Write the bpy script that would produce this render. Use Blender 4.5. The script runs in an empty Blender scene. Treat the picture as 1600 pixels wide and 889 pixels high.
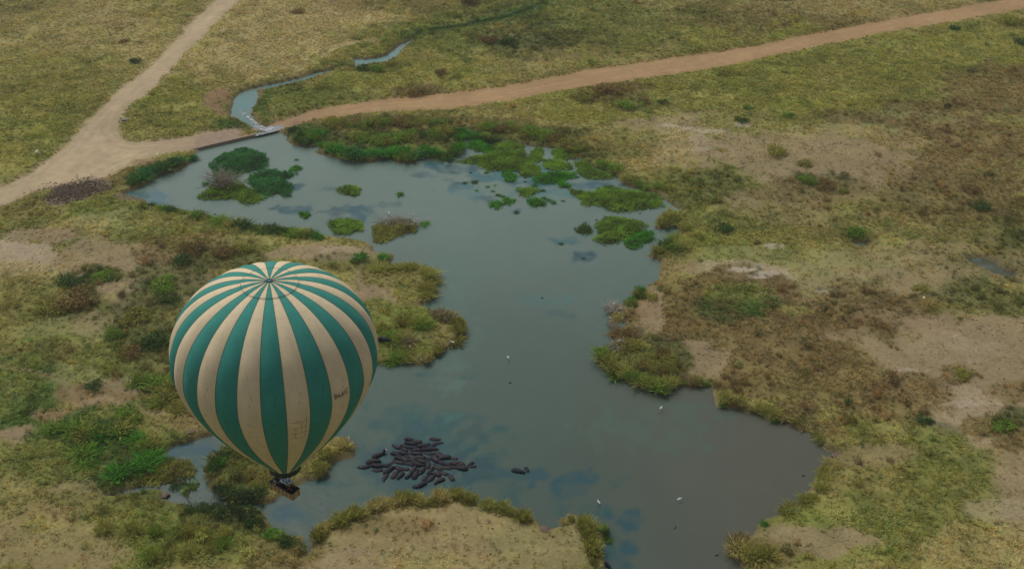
import bpy, bmesh, math, random
import numpy as np
from mathutils import Vector, Matrix
SC = bpy.context.scene
COL = SC.collection
R = math.radians
random.seed(4)
rng = np.random.default_rng(4)

# ------------------------------------------------------------------ camera
CAM_H, PITCH, F = 192.0, R(32.5), 1800.0          # metres, downward pitch, focal length in photo pixels (1600 wide)
cam = bpy.data.cameras.new('camera'); cam_ob = bpy.data.objects.new('camera', cam); COL.objects.link(cam_ob)
cam_ob.location = (0, 0, CAM_H); cam_ob.rotation_euler = (math.pi/2 - PITCH, 0, 0)
cam.sensor_fit = 'HORIZONTAL'; cam.sensor_width = 36.0; cam.lens = 36.0*F/1600.0
cam.clip_start = 1.0; cam.clip_end = 30000.0
SC.camera = cam_ob

# ------------------------------------------------------------------ sky, sun, exposure (overcast)
SUN_EL, SUN_AZ = R(56), R(-35)                     # azimuth measured from +Y (away from the camera), towards +X
w = bpy.data.worlds.new('World'); SC.world = w; w.use_nodes = True
nt = w.node_tree; nt.nodes.clear()
sky = nt.nodes.new('ShaderNodeTexSky'); sky.sky_type = 'NISHITA'; sky.sun_disc = False
sky.sun_elevation = SUN_EL; sky.sun_rotation = SUN_AZ
sky.air_density = 1.0; sky.dust_density = 4.0; sky.ozone_density = 1.0
hs = nt.nodes.new('ShaderNodeHueSaturation'); hs.inputs['Saturation'].default_value = 0.18
bg = nt.nodes.new('ShaderNodeBackground'); bg.inputs['Strength'].default_value = 0.088
wo = nt.nodes.new('ShaderNodeOutputWorld')
nt.links.new(sky.outputs[0], hs.inputs['Color']); nt.links.new(hs.outputs[0], bg.inputs['Color']); nt.links.new(bg.outputs[0], wo.inputs['Surface'])
sl = bpy.data.lights.new('sun', 'SUN'); sl.energy = 1.5; sl.angle = R(11); sl.color = (1.0, 0.95, 0.87)
so = bpy.data.objects.new('sun', sl); COL.objects.link(so)
sd_ = Vector((math.sin(SUN_AZ)*math.cos(SUN_EL), math.cos(SUN_AZ)*math.cos(SUN_EL), math.sin(SUN_EL)))
so.rotation_euler = sd_.to_track_quat('Z', 'Y').to_euler(); so.location = sd_*500
SC.view_settings.view_transform = 'Standard'; SC.view_settings.look = 'None'
SC.view_settings.exposure = 0.12; SC.view_settings.gamma = 1.0; SC.view_settings.use_curve_mapping = False
SC.render.resolution_x, SC.render.resolution_y = 1024, 568

# ------------------------------------------------------------------ helpers
_f = np.array([0, math.cos(PITCH), -math.sin(PITCH)]); _r = np.array([1., 0, 0]); _u = np.array([0, math.sin(PITCH), math.cos(PITCH)])
def at(px, py, z=0.0):
    """place on the ground (height z) that the photograph shows at pixel px, py"""
    d = _f + _r*(px-800)/F - _u*(py-444.5)/F
    t = (z-CAM_H)/d[2]
    return np.array([d[0]*t, d[1]*t, z])
def mpp(px, py):
    d = _f + _r*(px-800)/F - _u*(py-444.5)/F
    return (-CAM_H/d[2])/F
def W(pts, ox=0, oy=0, s=1.0):
    return np.array([at(ox+x/s, oy+y/s)[:2] for x, y in pts])

_lat = np.random.default_rng(11).random((8, 256, 256)).astype(np.float32)
def vnoise(x, y, sc, seed=0):
    x = x/sc + seed*17.3; y = y/sc + seed*5.1
    xi = np.floor(x).astype(np.int64); yi = np.floor(y).astype(np.int64)
    fx = x-xi; fy = y-yi; fx = fx*fx*(3-2*fx); fy = fy*fy*(3-2*fy)
    L = _lat[seed % 8]
    a = L[xi & 255, yi & 255]; b = L[(xi+1) & 255, yi & 255]; c = L[xi & 255, (yi+1) & 255]; d = L[(xi+1) & 255, (yi+1) & 255]
    return (a*(1-fx)+b*fx)*(1-fy)+(c*(1-fx)+d*fx)*fy
def fbm(x, y, sc, seed=0, o=4):
    v = 0; a = .5; t = 0
    for i in range(o):
        v = v + a*vnoise(x, y, sc/2**i, seed+i); t += a; a *= .55
    return v/t*2-1
def sdf(poly, X, Y, pad=None):
    """signed distance to a closed polygon, negative inside"""
    X = X.astype(np.float32); Y = Y.astype(np.float32)
    d2 = np.full(X.shape, 1e12, np.float32); ins = np.zeros(X.shape, bool)
    n = len(poly)
    for i in range(n):
        ax, ay = poly[i]; bx, by = poly[(i+1) % n]
        ex, ey = bx-ax, by-ay; l = ex*ex+ey*ey+1e-9
        px = X-ax; py = Y-ay
        t = np.clip((px*ex+py*ey)/l, 0, 1)
        dx = px-t*ex; dy = py-t*ey
        np.minimum(d2, dx*dx+dy*dy, out=d2)
        c = ((ay > Y) != (by > Y))
        if ey != 0: ins ^= c & (X < ex*(Y-ay)/ey+ax)
    d = np.sqrt(d2)
    return np.where(ins, -d, d)
def sstep(a, b, x):
    t = np.clip((x-a)/(b-a), 0, 1); return t*t*(3-2*t)
def lin(c):
    c = np.array(c, float)/255.; return np.where(c < .04045, c/12.92, ((c+.055)/1.055)**2.4)

def mesh_from(name, V, faces, mats=(), attrs=None, mi=None, smooth=False):
    """fast mesh; faces = (k,3) or (k,4) int array, or a list of such arrays"""
    if not isinstance(faces, list): faces = [faces]
    faces = [np.asarray(f, np.int32) for f in faces if len(f)]
    me = bpy.data.meshes.new(name)
    V = np.asarray(V, np.float32)
    me.vertices.add(len(V)); me.vertices.foreach_set('co', V.ravel())
    li = np.concatenate([f.ravel() for f in faces]); tot = np.concatenate([np.full(len(f), f.shape[1], np.int32) for f in faces])
    st = np.concatenate([[0], np.cumsum(tot)[:-1]]).astype(np.int32)
    me.loops.add(len(li)); me.loops.foreach_set('vertex_index', li)
    me.polygons.add(len(tot)); me.polygons.foreach_set('loop_start', st)
    if mi is not None: me.polygons.foreach_set('material_index', np.asarray(mi, np.int32))
    me.polygons.foreach_set('use_smooth', np.full(len(tot), smooth))
    me.update(calc_edges=True)
    for m in mats: me.materials.append(m)
    for k, v in (attrs or {}).items():
        v = np.asarray(v, np.float32)
        if v.ndim == 1:
            a = me.attributes.new(k, 'FLOAT', 'POINT'); a.data.foreach_set('value', v)
        else:
            a = me.attributes.new(k, 'FLOAT_COLOR', 'POINT'); a.data.foreach_set('color', np.c_[v, np.ones(len(v))].astype(np.float32).ravel())
    return me
def link(name, me, parent=None, **kw):
    o = bpy.data.objects.new(name, me); COL.objects.link(o)
    if parent: o.parent = parent
    for k, v in kw.items(): o[k] = v
    return o
def empty(name, loc, label, cat, group=None):
    o = bpy.data.objects.new(name, None); COL.objects.link(o); o.location = loc; o.empty_display_size = .2
    o['label'] = label; o['category'] = cat
    if group: o['group'] = group
    return o
class MB:
    """collects simple shapes into one mesh"""
    def __init__(s): s.v = []; s.f3 = []; s.f4 = []; s.n = 0
    def add(s, V, q=None, t=None):
        s.v.append(np.asarray(V, float))
        if q is not None and len(q): s.f4.append(np.asarray(q)+s.n)
        if t is not None and len(t): s.f3.append(np.asarray(t)+s.n)
        s.n += len(V); return s
    def box(s, c, d, rz=0, M=None):
        x, y, z = [k/2 for k in d]
        V = np.array([(a*x, b*y, e*z) for e in (-1, 1) for b in (-1, 1) for a in (-1, 1)])
        if M is not None: V = V@np.array(M).T
        cs, sn = math.cos(rz), math.sin(rz)
        V = np.c_[V[:, 0]*cs-V[:, 1]*sn, V[:, 0]*sn+V[:, 1]*cs, V[:, 2]]+np.array(c)
        return s.add(V, [(0, 2, 3, 1), (4, 5, 7, 6), (0, 1, 5, 4), (2, 6, 7, 3), (0, 4, 6, 2), (1, 3, 7, 5)])
    def tube(s, P, r, n=6, cap=True):
        P = [np.array(p, float) for p in P]; r = [r]*len(P) if np.isscalar(r) else r
        V = []
        for i, p in enumerate(P):
            t = P[min(i+1, len(P)-1)]-P[max(i-1, 0)]; t = t/(np.linalg.norm(t)+1e-9)
            a = np.cross(t, [0, 0, 1.]) if abs(t[2]) < .9 else np.cross(t, [1., 0, 0]); a /= np.linalg.norm(a); b = np.cross(t, a)
            for k in range(n):
                th = 2*math.pi*k/n; V.append(p+r[i]*(a*math.cos(th)+b*math.sin(th)))
        q = [(i*n+k, i*n+(k+1) % n, (i+1)*n+(k+1) % n, (i+1)*n+k) for i in range(len(P)-1) for k in range(n)]
        t3 = []
        if cap:
            for base in (0, (len(P)-1)*n):
                for k in range(1, n-1): t3.append((base, base+k, base+k+1) if base else (base, base+k+1, base+k))
        return s.add(V, q, t3)
    def mesh(s, name, mats=(), smooth=False, attrs=None):
        fs = []
        if s.f3: fs.append(np.concatenate(s.f3))
        if s.f4: fs.append(np.concatenate(s.f4))
        return mesh_from(name, np.concatenate(s.v), fs, mats, attrs, smooth=smooth)

# ------------------------------------------------------------------ materials
def mat(name, build):
    m = bpy.data.materials.new(name); m.use_nodes = True; t = m.node_tree; t.nodes.clear()
    o = t.nodes.new('ShaderNodeOutputMaterial'); b = t.nodes.new('ShaderNodeBsdfPrincipled')
    t.links.new(b.outputs[0], o.inputs['Surface']); build(t, b); return m
def N(t, k, **kw):
    n = t.nodes.new(k)
    for a, v in kw.items():
        if a[0] == '_': n.inputs[a[1:].replace('_', ' ')].default_value = v
        else: setattr(n, a, v)
    return n
def noise(t, sc, det=4, rough=.6, coord=None):
    n = N(t, 'ShaderNodeTexNoise'); n.inputs['Scale'].default_value = sc; n.inputs['Detail'].default_value = det; n.inputs['Roughness'].default_value = rough
    if coord is not None: t.links.new(coord, n.inputs['Vector'])
    return n.outputs['Fac']
def mrange(t, v, a, b, c, d):
    n = N(t, 'ShaderNodeMapRange'); n.inputs[1].default_value = a; n.inputs[2].default_value = b; n.inputs[3].default_value = c; n.inputs[4].default_value = d
    t.links.new(v, n.inputs[0]); return n.outputs[0]
def mul(t, a, b):
    n = N(t, 'ShaderNodeMath', operation='MULTIPLY'); t.links.new(a, n.inputs[0])
    if isinstance(b, float): n.inputs[1].default_value = b
    else: t.links.new(b, n.inputs[1])
    return n.outputs[0]
def cmul(t, col, fac):
    n = N(t, 'ShaderNodeVectorMath', operation='SCALE'); t.links.new(col, n.inputs[0])
    if isinstance(fac, float): n.inputs['Scale'].default_value = fac
    else: t.links.new(fac, n.inputs['Scale'])
    return n.outputs[0]
def cmix(t, fac, a, b):
    n = N(t, 'ShaderNodeMix', data_type='RGBA')
    if isinstance(fac, float): n.inputs[0].default_value = fac
    else: t.links.new(fac, n.inputs[0])
    for k, c in ((6, a), (7, b)):
        if isinstance(c, (tuple, list, np.ndarray)): n.inputs[k].default_value = (*[float(q) for q in c][:3], 1)
        else: t.links.new(c, n.inputs[k])
    return n.outputs[2]
def bump(t, b, h, dist, st=1.0):
    n = N(t, 'ShaderNodeBump'); n.inputs['Distance'].default_value = dist; n.inputs['Strength'].default_value = st
    t.links.new(h, n.inputs['Height']); t.links.new(n.outputs[0], b.inputs['Normal'])
def obco(t): return N(t, 'ShaderNodeTexCoord').outputs['Object']
def simple(name, c, rough=.8, var=.15, sc=3.0, bd=0.0, metal=0.0):
    def f(t, b):
        co = obco(t); n = noise(t, sc, 5, .65, co)
        rgb = N(t, 'ShaderNodeRGB'); rgb.outputs[0].default_value = (*c, 1)
        t.links.new(cmul(t, rgb.outputs[0], mrange(t, n, .25, .75, 1-var, 1+var)), b.inputs['Base Color'])
        b.inputs['Roughness'].default_value = rough; b.inputs['Metallic'].default_value = metal
        b.inputs['Specular IOR Level'].default_value = .3
        if bd: bump(t, b, n, bd)
    return mat(name, f)
def f_ground(t, b):
    co = obco(t); a = N(t, 'ShaderNodeAttribute', attribute_name='Col').outputs['Color']
    n1 = noise(t, 1.1, 6, .7, co); n2 = noise(t, .16, 4, .6, co)
    k = mul(t, mrange(t, n1, .25, .75, .72, 1.28), mrange(t, n2, .3, .7, .9, 1.1))
    c = cmul(t, a, k)
    n3 = noise(t, .5, 5, .7, co)
    c = cmix(t, mrange(t, n3, .52, .68, 0., .30), c, cmul(t, a, .62))
    t.links.new(c, b.inputs['Base Color']); b.inputs['Roughness'].default_value = .95; b.inputs['Specular IOR Level'].default_value = .15
    bump(t, b, n1, .35, .8)
M_ground = mat('ground', f_ground)
def f_road(t, b):
    co = obco(t); a = N(t, 'ShaderNodeAttribute', attribute_name='Col').outputs['Color']
    n1 = noise(t, .35, 6, .6, co); n2 = noise(t, 2.2, 4, .7, co)
    t.links.new(cmul(t, a, mul(t, mrange(t, n1, .25, .75, .88, 1.12), mrange(t, n2, .25, .75, .93, 1.07))), b.inputs['Base Color'])
    b.inputs['Roughness'].default_value = .95; b.inputs['Specular IOR Level'].default_value = .15
    bump(t, b, n2, .08, .6)
M_road = mat('road_dirt', f_road)
def f_water(t, b):
    co = obco(t); a = N(t, 'ShaderNodeAttribute', attribute_name='Col').outputs['Color']
    n0 = noise(t, .02, 5, .6, co); n1 = noise(t, 1.6, 3, .6, co); n2 = noise(t, .35, 3, .5, co)
    t.links.new(cmul(t, a, mrange(t, n0, .3, .7, .93, 1.07)), b.inputs['Base Color'])
    b.inputs['Roughness'].default_value = .22; b.inputs['IOR'].default_value = 1.33
    h = N(t, 'ShaderNodeMath', operation='ADD'); t.links.new(mul(t, n1, .25), h.inputs[0]); t.links.new(n2, h.inputs[1])
    bump(t, b, h.outputs[0], .12, .7)
M_water = mat('murky_water', f_water)
def f_leaf(inst):
    def f(t, b):
        if inst: c = N(t, 'ShaderNodeAttribute', attribute_name='tint', attribute_type='INSTANCER').outputs['Color']
        else: c = N(t, 'ShaderNodeObjectInfo').outputs['Color']
        v = N(t, 'ShaderNodeAttribute', attribute_name='v').outputs['Fac']
        c2 = cmul(t, c, mrange(t, v, 0., 1., .6, 1.4))
        t.links.new(c2, b.inputs['Base Color'])
        b.inputs['Roughness'].default_value = .75; b.inputs['Specular IOR Level'].default_value = .12
        # thin leaves let light through
        tr = N(t, 'ShaderNodeBsdfTranslucent'); t.links.new(c2, tr.inputs['Color']); mx_ = N(t, 'ShaderNodeMixShader'); mx_.inputs[0].default_value = .45
        t.links.new(b.outputs[0], mx_.inputs[1]); t.links.new(tr.outputs[0], mx_.inputs[2])
        t.links.new(mx_.outputs[0], [n for n in t.nodes if n.type == 'OUTPUT_MATERIAL'][0].inputs['Surface'])
    return f
M_tuft = mat('grass_blades', f_leaf(True)); M_leaf = mat('leaves', f_leaf(False))
M_wood = simple('dead_wood', (.30, .26, .22), .85, .25, 3)
M_stem = simple('stem', (.09, .07, .045), .9, .2, 3)
M_matd = simple('peaty_mat', (.045, .042, .025), .9, .4, 1.5)

# ------------------------------------------------------------------ outlines traced on the ground
lake = [(440,207),(450,212),(452,222),(460,228),(485,231),(500,228),(497,239),(525,247),(575,255),(612,247),(622,255),(645,255),(650,245),(670,247),(690,249),(700,242),
 (714,246),(722,232),(722,207),(734,203),(745,207),(748,218),(765,222),(790,220),(820,227),(847,230),(865,232),(884,236),(902,242),(914,252),(925,260),(950,265),(962,275),(977,290),(1000,295),(1017,300),
 (1032,305),(1042,313),(1050,320),(1060,325),(1070,331),(1037,335),(1025,342),(1027,358),(1037,357),(1050,347),(1058,350),(1060,365),(1050,380),(1015,397),(1012,400),(1024,405),(1035,410),
 (1033,420),(1030,437),(1012,450),(990,457),(987,472),(960,478),(952,490),(954,505),(980,504),(985,508),(975,512),(958,522),(990,520),(1004,522),(1000,532),(975,536),(962,543),(932,550),(932,560),(950,580),(962,586),(975,580),(982,597),
 (1010,610),(1037,615),(1062,600),(1072,592),(1082,605),(1098,600),(1112,605),(1119,620),(1119,634),(1136,638),(1153,638),(1170,646),(1187,645),(1205,658),(1222,658),
 (1256,665),(1284,679),(1290,700),(1311,712),(1290,724),(1277,737),(1270,765),(1256,779),(1229,799),(1201,813),(1187,823),(1177,837),(1143,847),(1136,865),(1156,875),(1163,889),
 (1185,960),(1130,1010),(1020,1010),(968,960),(945,905),(940,889),(950,881),(933,850),(951,840),(948,825),(918,812),(887,804),(874,825),(863,827),(853,831),(838,812),(804,796),(748,789),(724,771),(691,775),
 (660,783),(635,780),(614,779),(568,799),(542,803),(521,814),(490,825),(490,858),(480,866),(475,840),(444,835),(421,820),(403,796),(377,794),(351,796),(333,789),(302,795),(290,789),
 (263,783),(254,780),(262,773),(239,765),(188,774),(162,779),(188,768),(212,762),(225,752),(239,741),(242,720),(272,696),(296,690),(333,680),(400,645),(500,605),(560,580),(587,572),
 (612,565),(630,562),(660,570),(690,550),(725,525),(727,512),(715,497),(675,487),(665,480),(652,480),(670,472),(670,452),(677,435),(672,417),(660,415),(617,421),(592,417),
 (612,410),(612,399),(592,396),(585,395),(582,385),(575,380),(505,368),(487,360),(440,357),(375,352),(342,345),(315,335),(300,332),(262,324),(240,326),(225,314),(190,303),(207,297),(232,287),(250,274),
 (275,269),(295,257),(303,244),(312,234),(330,229),(360,222),(400,213)]
isl_main = [(320,735),(330,719),(351,702),(400,690),(470,684),(530,685),(557,696),(555,714),(529,717),(506,732),(503,745),(480,750),(455,765),(434,778),(411,786),(387,781),(357,781),(328,763)]
stream1 = [(400,206),(385,195),(367,185),(360,184),(361,169),(367,155),(375,145),(394,139),(411,135),(432,131),(475,121),(500,113),(522,110),(527,113),(512,117),(480,126),(447,135),(425,139),(401,142),(405,152),(399,168),(392,178),(397,186),(409,196),(418,205)]
pool = [(552,94),(587,92),(607,86),(620,74),(640,64),(643,67),(630,77),(618,92),(604,98),(585,101),(557,107)]
pond = [(1508,404),(1535,402),(1552,408),(1562,416),(1580,424),(1592,428),(1575,434),(1556,430),(1540,420),(1518,413)]
pud1 = [(1330,381),(1345,378),(1362,379),(1356,386),(1340,387)]
pud2 = [(1148,199),(1165,198),(1170,204),(1155,208)]
P_lake = W(lake); P_isl = W(isl_main); P_st = W(stream1); P_pool = W(pool); P_pond = W(pond); P_p1 = W(pud1)
P_p2 = W(pud2)
road_l = [(346,0),(300,45),(270,75),(225,118),(185,150),(155,180),(130,205),(100,240),(60,272),(20,290),(-10,300),(-120,330),(-120,375),(0,325),(50,307),(80,298),(110,292),(150,296),(160,284),(200,262),(245,245),(270,239),(300,236),(312,234),
          (345,226),(372,219),(372,205),(330,210),(300,216),(260,223),(215,226),(195,221),(184,206),(185,195),(200,170),(240,140),(272,105),(300,75),(340,35),(378,0),(440,-90),(510,-200),(470,-200),(400,-90)]
road_r = [(415,205),(440,193),(480,180),(530,167),(600,160),(700,150),(800,136),(900,118),(1000,103),(1200,72),(1400,34),(1600,-2),(1900,-60),(2300,-120),(2300,-100),(1900,-40),(1600,16),(1450,43),(1350,62),(1200,90),(1100,112),(1000,127),(900,141),(800,158),(700,172),(600,178),(500,188),(455,198),(440,206)]
P_rl = W(road_l); P_rr = W(road_r)

# ------------------------------------------------------------------ ground sheet: heights and cover
def axis(lo, hi, st, far):
    a = [lo+st*i for i in range(int((hi-lo)/st)+1)]
    d = st; x = a[-1]; out = []
    while x < far: d *= 1.25; x += d; out.append(x)
    d = st; x = a[0]; o2 = []
    while x > -far: d *= 1.25; x -= d; o2.append(x)
    return np.array(o2[::-1]+a+out)
ax = axis(-285, 300, .85, 9000); ay = axis(158, 620, .85, 9000)
GX, GY = np.meshgrid(ax, ay)                       # rows = y
fine = (GX > -300) & (GX < 315) & (GY > 145) & (GY < 640)
wx = GX+2.2*fbm(GX, GY, 9, 1); wy = GY+2.2*fbm(GX, GY, 9, 3)
wx2 = GX+.9*fbm(GX, GY, 3.5, 2, 3); wy2 = GY+.9*fbm(GX, GY, 3.5, 5, 3)
SD = np.full(GX.shape, 400., np.float32)
s = sdf(P_lake, wx2[fine], wy2[fine]); s = np.maximum(s, -sdf(P_isl, wx2[fine], wy2[fine]))
for P in (P_st, P_pool, P_pond, P_p1): s = np.minimum(s, sdf(P, wx2[fine], wy2[fine]))
SD[fine] = s
RD = np.full(GX.shape, 400., np.float32); RR = RD.copy()
RD[fine] = sdf(P_rl, wx2[fine], wy2[fine]); RR[fine] = sdf(P_rr, wx2[fine], wy2[fine])
h_land = .2+.85*sstep(-.1, .9, SD)+.5*sstep(1, 9, SD)+np.clip(SD/40, 0, 1)*(1.3*fbm(GX, GY, 60, 4)+.8)+sstep(.5, 3, SD)*.28*fbm(GX, GY, 7, 6)
rmask = np.minimum(RD, RR)
flat = sstep(6, 0, rmask)
h_land = h_land*(1-flat)+flat*(.75+np.clip(SD/40, 0, 1)*(1.3*fbm(GX, GY, 60, 4)+.5)*.7)
GZ = np.where(SD > 0, h_land, -.1-1.1*sstep(0, 4, -SD)).astype(np.float32)
GZ = np.where((SD > 0) & (rmask > 0), GZ, GZ)

KALB = .80                                         # photo brightness of a matt surface / its albedo, used to turn colours into albedo
CL = dict(G=((114,112,54), .95, .03), Y=((138,125,82), .75, .0), O=((108,103,56), .9, .10), S=((122,108,82), .10, .0), P=((140,127,104), .03, .0),
          B=((92,78,48), .75, .34), D=((70,75,38), .55, .7), L=((68,88,37), 1.0, .08), M=((90,78,66), .0, .0), R=((112,91,66), .1, .0),
          W=((160,150,134), .0, .0), Z=((44,62,24), 1.0, .0), T=((121,109,75), .28, .0), E=((104,90,56), .8, .15), V=((103,104,51), 1.0, .12), N=((102,105,50), 1.0, .14), C=((110,112,70), .25, .0))
col = np.zeros(GX.shape+(3,), np.float32); tuft = np.full(GX.shape, .85, np.float32); scrub = np.full(GX.shape, .03, np.float32)
nn = np.clip(.5+.9*fbm(GX, GY, 38, 2), 0, 1)[..., None]
col[:] = lin(CL['O'][0])*(1-nn)+lin(CL['Y'][0])*nn*.5+lin(CL['G'][0])*nn*.5
def paint(mask, cls, st=1.0):
    global col, tuft, scrub
    m = mask*st; c, a, b = CL[cls]
    col = col*(1-m[..., None])+lin(c)*m[..., None]; tuft = tuft*(1-m)+a*m; scrub = scrub*(1-m)+b*m
edge_n = .75*fbm(GX, GY, 6, 7, 5)+.8*fbm(GX, GY, 20, 1, 4)
def blob(x, y, rx, ry, cls, st=1.0, rot=0.0, rag=1.0):
    c = at(x, y)[:2]; e = np.stack([(at(x+1, y)-at(x-1, y))[:2]/2, (at(x, y+1)-at(x, y-1))[:2]/2], 1)
    cs, sn = math.cos(rot), math.sin(rot)
    A = e@np.array([[cs, -sn], [sn, cs]])@np.diag([rx, ry]); Ai = np.linalg.inv(A)
    dx = wx-c[0]; dy = wy-c[1]
    d = np.hypot(Ai[0, 0]*dx+Ai[0, 1]*dy, Ai[1, 0]*dx+Ai[1, 1]*dy)
    paint(sstep(1.25, .85, d+rag*.72*edge_n), cls, st)
def path(pts, wpx, cls, st=1.0):
    P = W(pts); d = np.full(GX.shape, 1e3, np.float32); s = np.zeros(int(fine.sum()), np.float32)+1e3
    X = wx[fine]; Y = wy[fine]
    for i in range(len(P)-1):
        a, b = P[i], P[i+1]; e = b-a; t = np.clip(((X-a[0])*e[0]+(Y-a[1])*e[1])/(e@e), 0, 1)
        s = np.minimum(s, np.hypot(X-a[0]-t*e[0], Y-a[1]-t*e[1]))
    d[fine] = s; wm = wpx
    paint(sstep(wm*1.3, wm*.6, d+wm*.5*edge_n), cls, st)
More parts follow.
